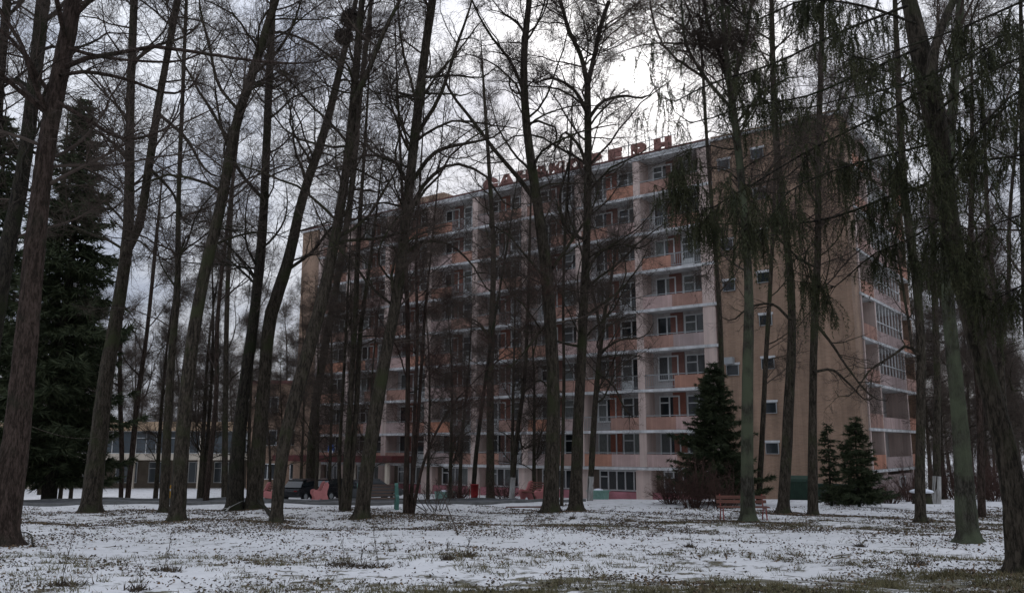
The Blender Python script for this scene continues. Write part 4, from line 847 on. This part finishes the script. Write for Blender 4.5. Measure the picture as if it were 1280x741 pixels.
# red slatted bench
p = gpt(939, 652); p[1] += .9; p[2] = gz(p[0], p[1])
sb = thing('slatted_bench', 'low red brown slatted bench behind the mottled birch trunk', 'bench', tuple(p), math.radians(-4), 'park benches')
W_ = .80
for q in range(4): MB().box(-W_, W_, -.28 + q * .13, -.28 + q * .13 + .10, .40, .435).build('slat', M['slat'], sb)
for z in (.52, .66): MB().prism([(.22 + (z - .5) * .3, z), (.255 + (z - .5) * .3, z), (.285 + (z - .5) * .3, z + .10), (.25 + (z - .5) * .3, z + .10)], -W_, W_, 'x').build('slat', M['slat'], sb)
for s in (-.68, .68):
    MB().tube([(s, -.34, 0), (s, -.30, .14), (s, -.24, .28), (s, -.27, .385)], .022).build('leg', M['red_iron'], sb)
    MB().tube([(s, .38, 0), (s, .30, .16), (s, .20, .30), (s, .22, .44), (s, .28, .62), (s, .34, .80)], .022).build('leg', M['red_iron'], sb)
    MB().tube([(s, -.29, .38), (s, .20, .38)], .02).build('seat_bearer', M['red_iron'], sb)
# litter bin
p = at(593, 626, 47.5); p[2] = gz(p[0], p[1])
bn = thing('litter_bin', 'red metal litter bin at the foot of the thin leaning trunk', 'litter bin', tuple(p))
MB().lathe([(.02, .12), (.17, .12), (.20, .3), (.225, .80), (.24, .80), (.24, .84), (.20, .84), (.185, .78), (.15, .2), (.02, .18)], 16).build('bin_body', M['bin_red'], bn, True)
for s in (-1, 1): MB().tube([(s * .26, 0, -.1), (s * .26, 0, .62)], .018).build('post', M['bin_red'], bn)
MB().tube([(-.26, 0, .6), (.26, 0, .6)], .014).build('pivot_bar', M['bin_red'], bn)
# cars
def car(label, px, d, rz, paint):
    p = at(px, 615, d); p[2] = gz(p[0], p[1]); o = thing('parked_car', label, 'car', tuple(p), rz, 'cars parked by the entrance')
    def loft(sections):
        m = len(sections[0]); V = [q for s in sections for q in s]; Fc = [(a * m + i, a * m + (i + 1) % m, (a + 1) * m + (i + 1) % m, (a + 1) * m + i) for a in range(len(sections) - 1) for i in range(m)]
        return V, Fc + [tuple(range(m))[::-1], tuple(range((len(sections) - 1) * m, len(sections) * m))]
    def sec(x, hw, z0, z1): return [(x, -hw, z0), (x, -hw * 1.02, (z0 + z1) / 2), (x, -hw * .95, z1), (x, hw * .95, z1), (x, hw * 1.02, (z0 + z1) / 2), (x, hw, z0)]
    MB().put(*loft([sec(-2.1, .70, .38, .66), sec(-1.98, .80, .28, .82), (sec(-1.2, .84, .24, .93)), sec(.2, .85, .24, .93), sec(1.1, .84, .24, .90), sec(1.85, .80, .28, .78), sec(2.1, .68, .38, .62)])).build('body', M[paint], o)
    cb = MB().put(*loft([sec(-1.7, .70, .90, .93), sec(-1.25, .62, .90, 1.36), sec(-.6, .60, .90, 1.46), sec(.25, .60, .90, 1.42), sec(1.05, .70, .88, .92)])).build('cabin', M['glass'], o)
    MB().put(*loft([sec(-1.28, .605, 1.372, 1.40), sec(-.6, .585, 1.462, 1.50), sec(.28, .585, 1.422, 1.46)])).build('roof', M[paint], cb)
    for x in (-1.3, 1.3):
        for s in (-1, 1):
            wv = MB(); c_ = [(x + .31 * math.cos(t), .31 + .31 * math.sin(t)) for t in np.linspace(0, 6.283, 17)[:-1]]; y0, y1 = sorted((s * .68, s * .87)); wv.prism(c_, y0, y1, 'y'); wh = wv.build('wheel', M['tyre'], o)
            c_ = [(x + .19 * math.cos(t), .31 + .19 * math.sin(t)) for t in np.linspace(0, 6.283, 13)[:-1]]; y0, y1 = sorted((s * .86, s * .885)); MB().prism(c_, y0, y1, 'y').build('rim', M['metal_grey'], wh)
    for s in (-1, 1):
        MB().box(2.02, 2.09, s * .52 - .13, s * .52 + .13, .58, .70).build('headlight', M['lamp_white'], o); MB().box(-2.09, -2.02, s * .54 - .12, s * .54 + .12, .60, .74).build('tail_light', M['lamp_red'], o)
car('black parked car half hidden behind the leaning bent trunk', 382, 62, math.radians(70), 'car_dark')
car('dark car parked right of the pink bench near the entrance', 418, 63, math.radians(60), 'car_dark')
car('grey car with snow lit roof parked behind the green bench', 466, 62, math.radians(35), 'car_grey')
# green bin container and green plinth boxes at the brick wall
p = at(997, 628, 47.0); p[2] = gz(p[0], p[1])
ct = thing('waste_container', 'dark green waste container against the brick wall', 'container', tuple(p), math.radians(-30))
MB().prism([(-.5, .12), (.5, .12), (.62, 1.05), (-.62, 1.05)], -.65, .65, 'x').build('body', M['green_paint'], ct)
MB().prism([(-.66, 1.06), (.66, 1.06), (.55, 1.28), (.0, 1.38), (-.6, 1.22)], -.70, .70, 'x').build('lid', M['green_paint'], ct)
for x in (-.5, .5):
    for y in (-.4, .4): MB().lathe([(.01, 0), (.06, 0), (.06, .11), (.01, .11)], 8, (x, y)).build('wheel', M['tyre'], ct)
for s in (-.3, 0, .3): MB().prism([(-.545, .2), (-.52, .2), (-.62, 1.0), (-.645, 1.0)], s - .03, s + .03, 'x').build('rib', M['green_paint'], ct)
p = at(1046, 630, 46); p[2] = gz(p[0], p[1])
bxo = thing('utility_box', 'low green metal cabinet behind the two small spruces', 'cabinet', tuple(p), math.radians(-36))
MB().box(-1.4, 1.4, -.3, .3, 0, .80).build('body', M['green_paint'], bxo); MB().box(-1.45, 1.45, -.35, .35, .80, .86).build('lid', M['green_paint'], bxo)
for s in (-.7, .0, .7): MB().box(s - .33, s + .33, -.32, -.302, .08, .74).build('door', M['green_paint'], bxo)
# snow capped stump
p = at(1154, 640, 40); p[2] = gz(p[0], p[1])
sm = thing('tree_stump', 'low stump with a cap of snow behind the straight trunk at right', 'stump', tuple(p))
MB().lathe([(.48, -.1), (.42, .1), (.40, .45), (.41, .50), (.02, .50)], 14).build('wood', M['bark'], sm, True)
MB().lathe([(.44, .49), (.52, .53), (.47, .60), (.28, .66), (.02, .67)], 14).build('snow_cap', M['snow_cap'], sm, True)
# flower tubs by the plinth
for px, lb in ((748, 'pale green tub on the snow below the ground floor windows, right'), (556, 'pale green tub left of the litter bin by the building')):
    p = at(px, 622, 57.5 if px > 600 else 61); p[2] = gz(p[0], p[1]); o = thing('flower_tub', lb, 'flower tub', tuple(p), math.radians(-37), 'flower tubs by the wall')
    MB().prism([(-.28, 0), (.28, 0), (.38, .55), (-.38, .55)], -.6, .6, 'x').build('tub', M['mint'], o); MB().prism([(-.42, .55), (.42, .55), (.42, .63), (-.42, .63)], -.66, .66, 'x').build('rim', M['mint'], o)
    MB().lathe([(.32, .62), (.28, .70), (.02, .74)], 10).build('snow_cap', M['snow_cap'], o, True)
# round blue sign over the entrance
x_, y_ = bworld(43.4, -3.1)
sg = thing('entrance_sign', 'round blue and white sign above the red entrance canopy', 'sign', (x_, y_, 2.96), ANG)
MB().prism([(.42 * math.cos(t), .55 + .42 * math.sin(t)) for t in np.linspace(0, 6.283, 25)[:-1]], -.03, .0, 'y').build('disc', M['blue_sign'], sg)
MB().prism([(.3 * math.cos(t), .3 + .16 * math.sin(t)) for t in np.linspace(0, 6.283, 17)[:-1]], -.045, -.031, 'y').build('emblem', M['white'], sg)
MB().box(-.03, .03, .0, .05, -.05, .6).build('post', M['metal_grey'], sg)
# yellow bollard between the mossy trunks
p = at(213.5, 622, 52); p[2] = gz(p[0], p[1])
yp = thing('bollard', 'short yellow post between the slender and the thick mossy trunk', 'bollard', tuple(p)); MB().lathe([(.14, -.1), (.14, .75), (.12, .8), (.02, .84)], 12).build('post', M['yellow'], yp, True); MB().lathe([(.145, .5), (.145, .62)], 12).build('band', M['white'], yp)
# plank and fallen branches
p = gpt(655, 634); pk = thing('plank', 'short dark plank lying on the snow left of the big central trunk', 'plank', tuple(p), math.radians(8)); MB().box(-.75, .75, -.08, .08, -.01, .05).build('board', M['slat'], pk)
def fallen(label, pts, rad, m_='bark_brown', sd=1):
    r = np.random.default_rng(sd); P = np.array([gpt(*q[:2]) + UP * (q[2] if len(q) > 2 else .03) for q in pts]); Q, R = resample(P, np.linspace(rad, rad * .4, len(P)), 14)
    Q2, R2 = sprout(Q[None], R[None], 9, .2, 1, (25, 60), 5, 40, (.4, .6), .05, .12, .005, r, .02); b = Q[0].copy()
    o = thing('fallen_branch', label, 'branch', tuple(b), 0, 'fallen branches')
    for nm, vf in (('stick', tubes(Q[None], R[None], 7)), ('side_twigs', tubes(Q2, R2, 4))):
        me = mesh_tris(nm, vf[0] - b, vf[1], True); me.materials.append(M[m_]); link(nm, me, o)
fallen('pale forked branches leaning at the foot of the dark pair of trunks', [(282, 640), (292, 636, .25), (302, 632, .45)], .04, 'whitewash', 3)
fallen('dark fallen limb on the snow right of the dark pair', [(340, 646), (330, 640, .2), (318, 634, .45)], .09, 'bark_dark', 4)
fallen('thin bent branch lying on the snow left of the clear field', [(42, 684), (28, 670, .1), (12, 666, .05)], .02, 'bark', 6)
fallen('long arching twig reaching the snow right of the many stemmed tree', [(572, 668), (555, 640, .5), (540, 612, 1.4), (527, 600, 2.0)], .02, 'twig', 7)
# cable strung between the trunks on the left
a_, b_, c_ = at(30, 529, gpt(2, 681)[1]), at(120, 546, gpt(112, 641)[1] - .3), at(296, 553, gpt(293, 638)[1] - .3)
pts = [a_ * (1 - t) + b_ * t - UP * .15 * 4 * t * (1 - t) for t in np.linspace(0, 1, 12)] + [b_ * (1 - t) + c_ * t - UP * .2 * 4 * t * (1 - t) for t in np.linspace(.08, 1, 12)]
cb = MB().tube(np.array(pts), .006, 5).build('cable', M['twig']); tag(cb, 'thin pale cable strung between the trunks on the left', 'cable')
# ------------------------------------------------------------------ ground cover: leaves, grass, weeds
def scatter(n, dens_fn, x0, x1, y0, y1, r):
    xs, ys = [], []
    while sum(map(len, xs)) < n:
        y = r.uniform(y0, y1, n * 2); x = r.uniform(-1, 1, n * 2) * (y * .68 + 2); k = r.random(n * 2) < dens_fn(x, y); xs.append(x[k]); ys.append(y[k])
    return np.concatenate(xs)[:n], np.concatenate(ys)[:n]
NZ = [(np.random.default_rng(300 + q).normal(size=2) * 2.6 * 1.75 ** (q // 6), np.random.default_rng(400 + q).uniform(0, 6.28), .72 ** (q // 6)) for q in range(36)]
def patch(x, y, s=1.0, o=0.0):
    """lumpy random field, 0..1"""
    v = sum(a * np.sin((x * k[0] + y * k[1]) * .35 * s + p + o) for k, p, a in NZ); return np.clip(.5 + v / 7.5, 0, 1)
def leaves(n, sd, m_, lo, hi, label):
    r = np.random.default_rng(sd)
    band = lambda y: .30 * np.exp(-((y - 28) / 7.0) ** 2)
    fn = lambda x, y: np.clip(band(y) + np.clip(thaw(x, y) * .5, 0, .5) + .035, 0, 1) * np.clip((patch(x, y, 1.3) - .40) * 4, .06, 1)
    x, y = scatter(n, fn, -30, 30, 8.5, 37, r)
    for bx_, by_, br_ in BASES:
        if by_ < 40:
            m = int(90 + 260 * br_); a = r.uniform(0, 6.283, m); q = br_ * 1.3 + np.abs(r.normal(size=m)) * .38; x = np.concatenate([x, bx_ + np.cos(a) * q * 1.5]); y = np.concatenate([y, by_ + np.sin(a) * q])
    n = len(x); z = G(x, y) + r.uniform(.004, .03, n); s = r.uniform(lo, hi, n)[:, None] * (.75 + y / 60)[:, None]; a = r.uniform(0, 6.283, n); t = np.stack([np.cos(a), np.sin(a), r.normal(size=n) * .35], -1); b = np.stack([-np.sin(a), np.cos(a), r.normal(size=n) * .35], -1); c = np.stack([x, y, z], -1)
    v = np.stack([c - t * s, c - b * s * .6, c + t * s, c + b * s * .6 + UP * .015], 1).reshape(-1, 3); k = np.arange(n)[:, None] * 4
    f = np.concatenate([k + [0, 1, 2], k + [0, 2, 3]]); me = mesh_tris('leaf_litter', v, f); me.materials.append(M[m_]); tag(link('leaf_litter', me), label, 'leaf litter', kind='stuff')
leaves(46000, 41, 'leaf', .014, .034, 'dark fallen leaves scattered over the snow under the trees')
leaves(16000, 42, 'leaf_tan', .014, .032, 'tan fallen leaves scattered over the snow')
def grass(n, sd):
    r = np.random.default_rng(sd); fn = lambda x, y: np.clip(thaw(x, y) * .6 + .008, 0, 1) * np.clip((patch(x, y, 2.2, .6) - .52) * 6, .0, 1)
    x, y = scatter(n, fn, -30, 30, 8.8, 31, r); bl = 9; x = np.repeat(x, bl) + r.normal(size=n * bl) * .05; y = np.repeat(y, bl) + r.normal(size=n * bl) * .05; z = G(x, y) - .005; m = len(x)
    d = nrm(np.stack([r.normal(size=m) * .8, r.normal(size=m) * .8, r.uniform(.25, 1, m)], -1)) * r.uniform(.04, .13, m)[:, None]; sd_ = nrm(np.cross(d, UP + r.normal(size=(m, 3)) * .2)) * .006; c = np.stack([x, y, z], -1)
    v = np.stack([c - sd_, c + sd_, c + d], 1).reshape(-1, 3); me = mesh_tris('grass', v, np.arange(m * 3).reshape(-1, 3)); me.materials.append(M['grass_dead']); tag(link('grass', me), 'withered grass tufts showing through the thin snow', 'grass', kind='stuff')
grass(7500, 43)
def weed(px, py, h, sd, label, tuft=0):
    r = np.random.default_rng(sd); b = gpt(px, py); k = 7; t = np.linspace(0, 1, k); P = np.stack([.08 * h * np.sin(t * 3 + sd) , .05 * h * np.cos(t * 4 + sd), t * h - .03], -1); R = np.linspace(.0045, .0025, k)
    Q2, R2 = sprout(P[None], R[None], 11, .25, 1, (20, 50), 3, 30, (.6, .9), .1, .1, .0035, r); o = thing('weed_stalk', label, 'weed', tuple(b), 0, 'dry weed stalks')
    hd = needle_fans(Q2[:, 1:].reshape(-1, 3), nrm(np.tile(UP, (Q2.shape[0] * 2, 1))), 2, .035, .005, r)
    vf = [('stalk', tubes(P[None], R[None], 4)), ('twigs', join([tubes(Q2, R2, 3), hd]))]
    if tuft: 
        m = 80; c = np.stack([r.normal(size=m) * tuft, r.normal(size=m) * .08, np.zeros(m)], -1); d = nrm(np.stack([r.normal(size=m), r.normal(size=m) * .6, r.uniform(.2, 1, m)], -1)); vf.append(('grass_tuft', needle_fans(c, d, 2, .12, .008, r)))
    for nm, q in vf: me = mesh_tris(nm, *q); me.materials.append(M['leaf']); link(nm, me, o)['kind'] = 'thing' if nm == 'stalk' else 'stuff'
for a in ((426, 706, .55, 1, 'taller dry stalk at the left end of the dark tuft in the clear snow', .12), (470, 709, .75, 2, 'tallest dry weed at the right end of the dark tuft', .30), (453, 708, .3, 3, 'short dry weed in the middle of the dark tuft', .2),
          (82, 732, .55, 4, 'dry stalks rising from the snow near the bottom left', .1), (207, 714, .55, 5, 'thin leaning weed below the thick leaning trunk', .12), (172, 738, .35, 6, 'bent dry weed at the bottom edge left of centre', .05), (863, 684, .3, 7, 'small weed in the clear snow below the red bench', .05),
          (1075, 683, .3, 8, 'small weed in the snow between the small spruces and the bottom right grass', .05), (560, 699, .25, 9, 'small dry weed right of the dark tuft', .05), (586, 696, .3, 10, 'pair of short stalks in the snow left of centre', .04), (1148, 705, .35, 11, 'dry weed left of the lichen covered trunk', .1), (716, 648, .3, 12, 'little dry stem right in front of the tall clean trunk', .04)):
    weed(*a)
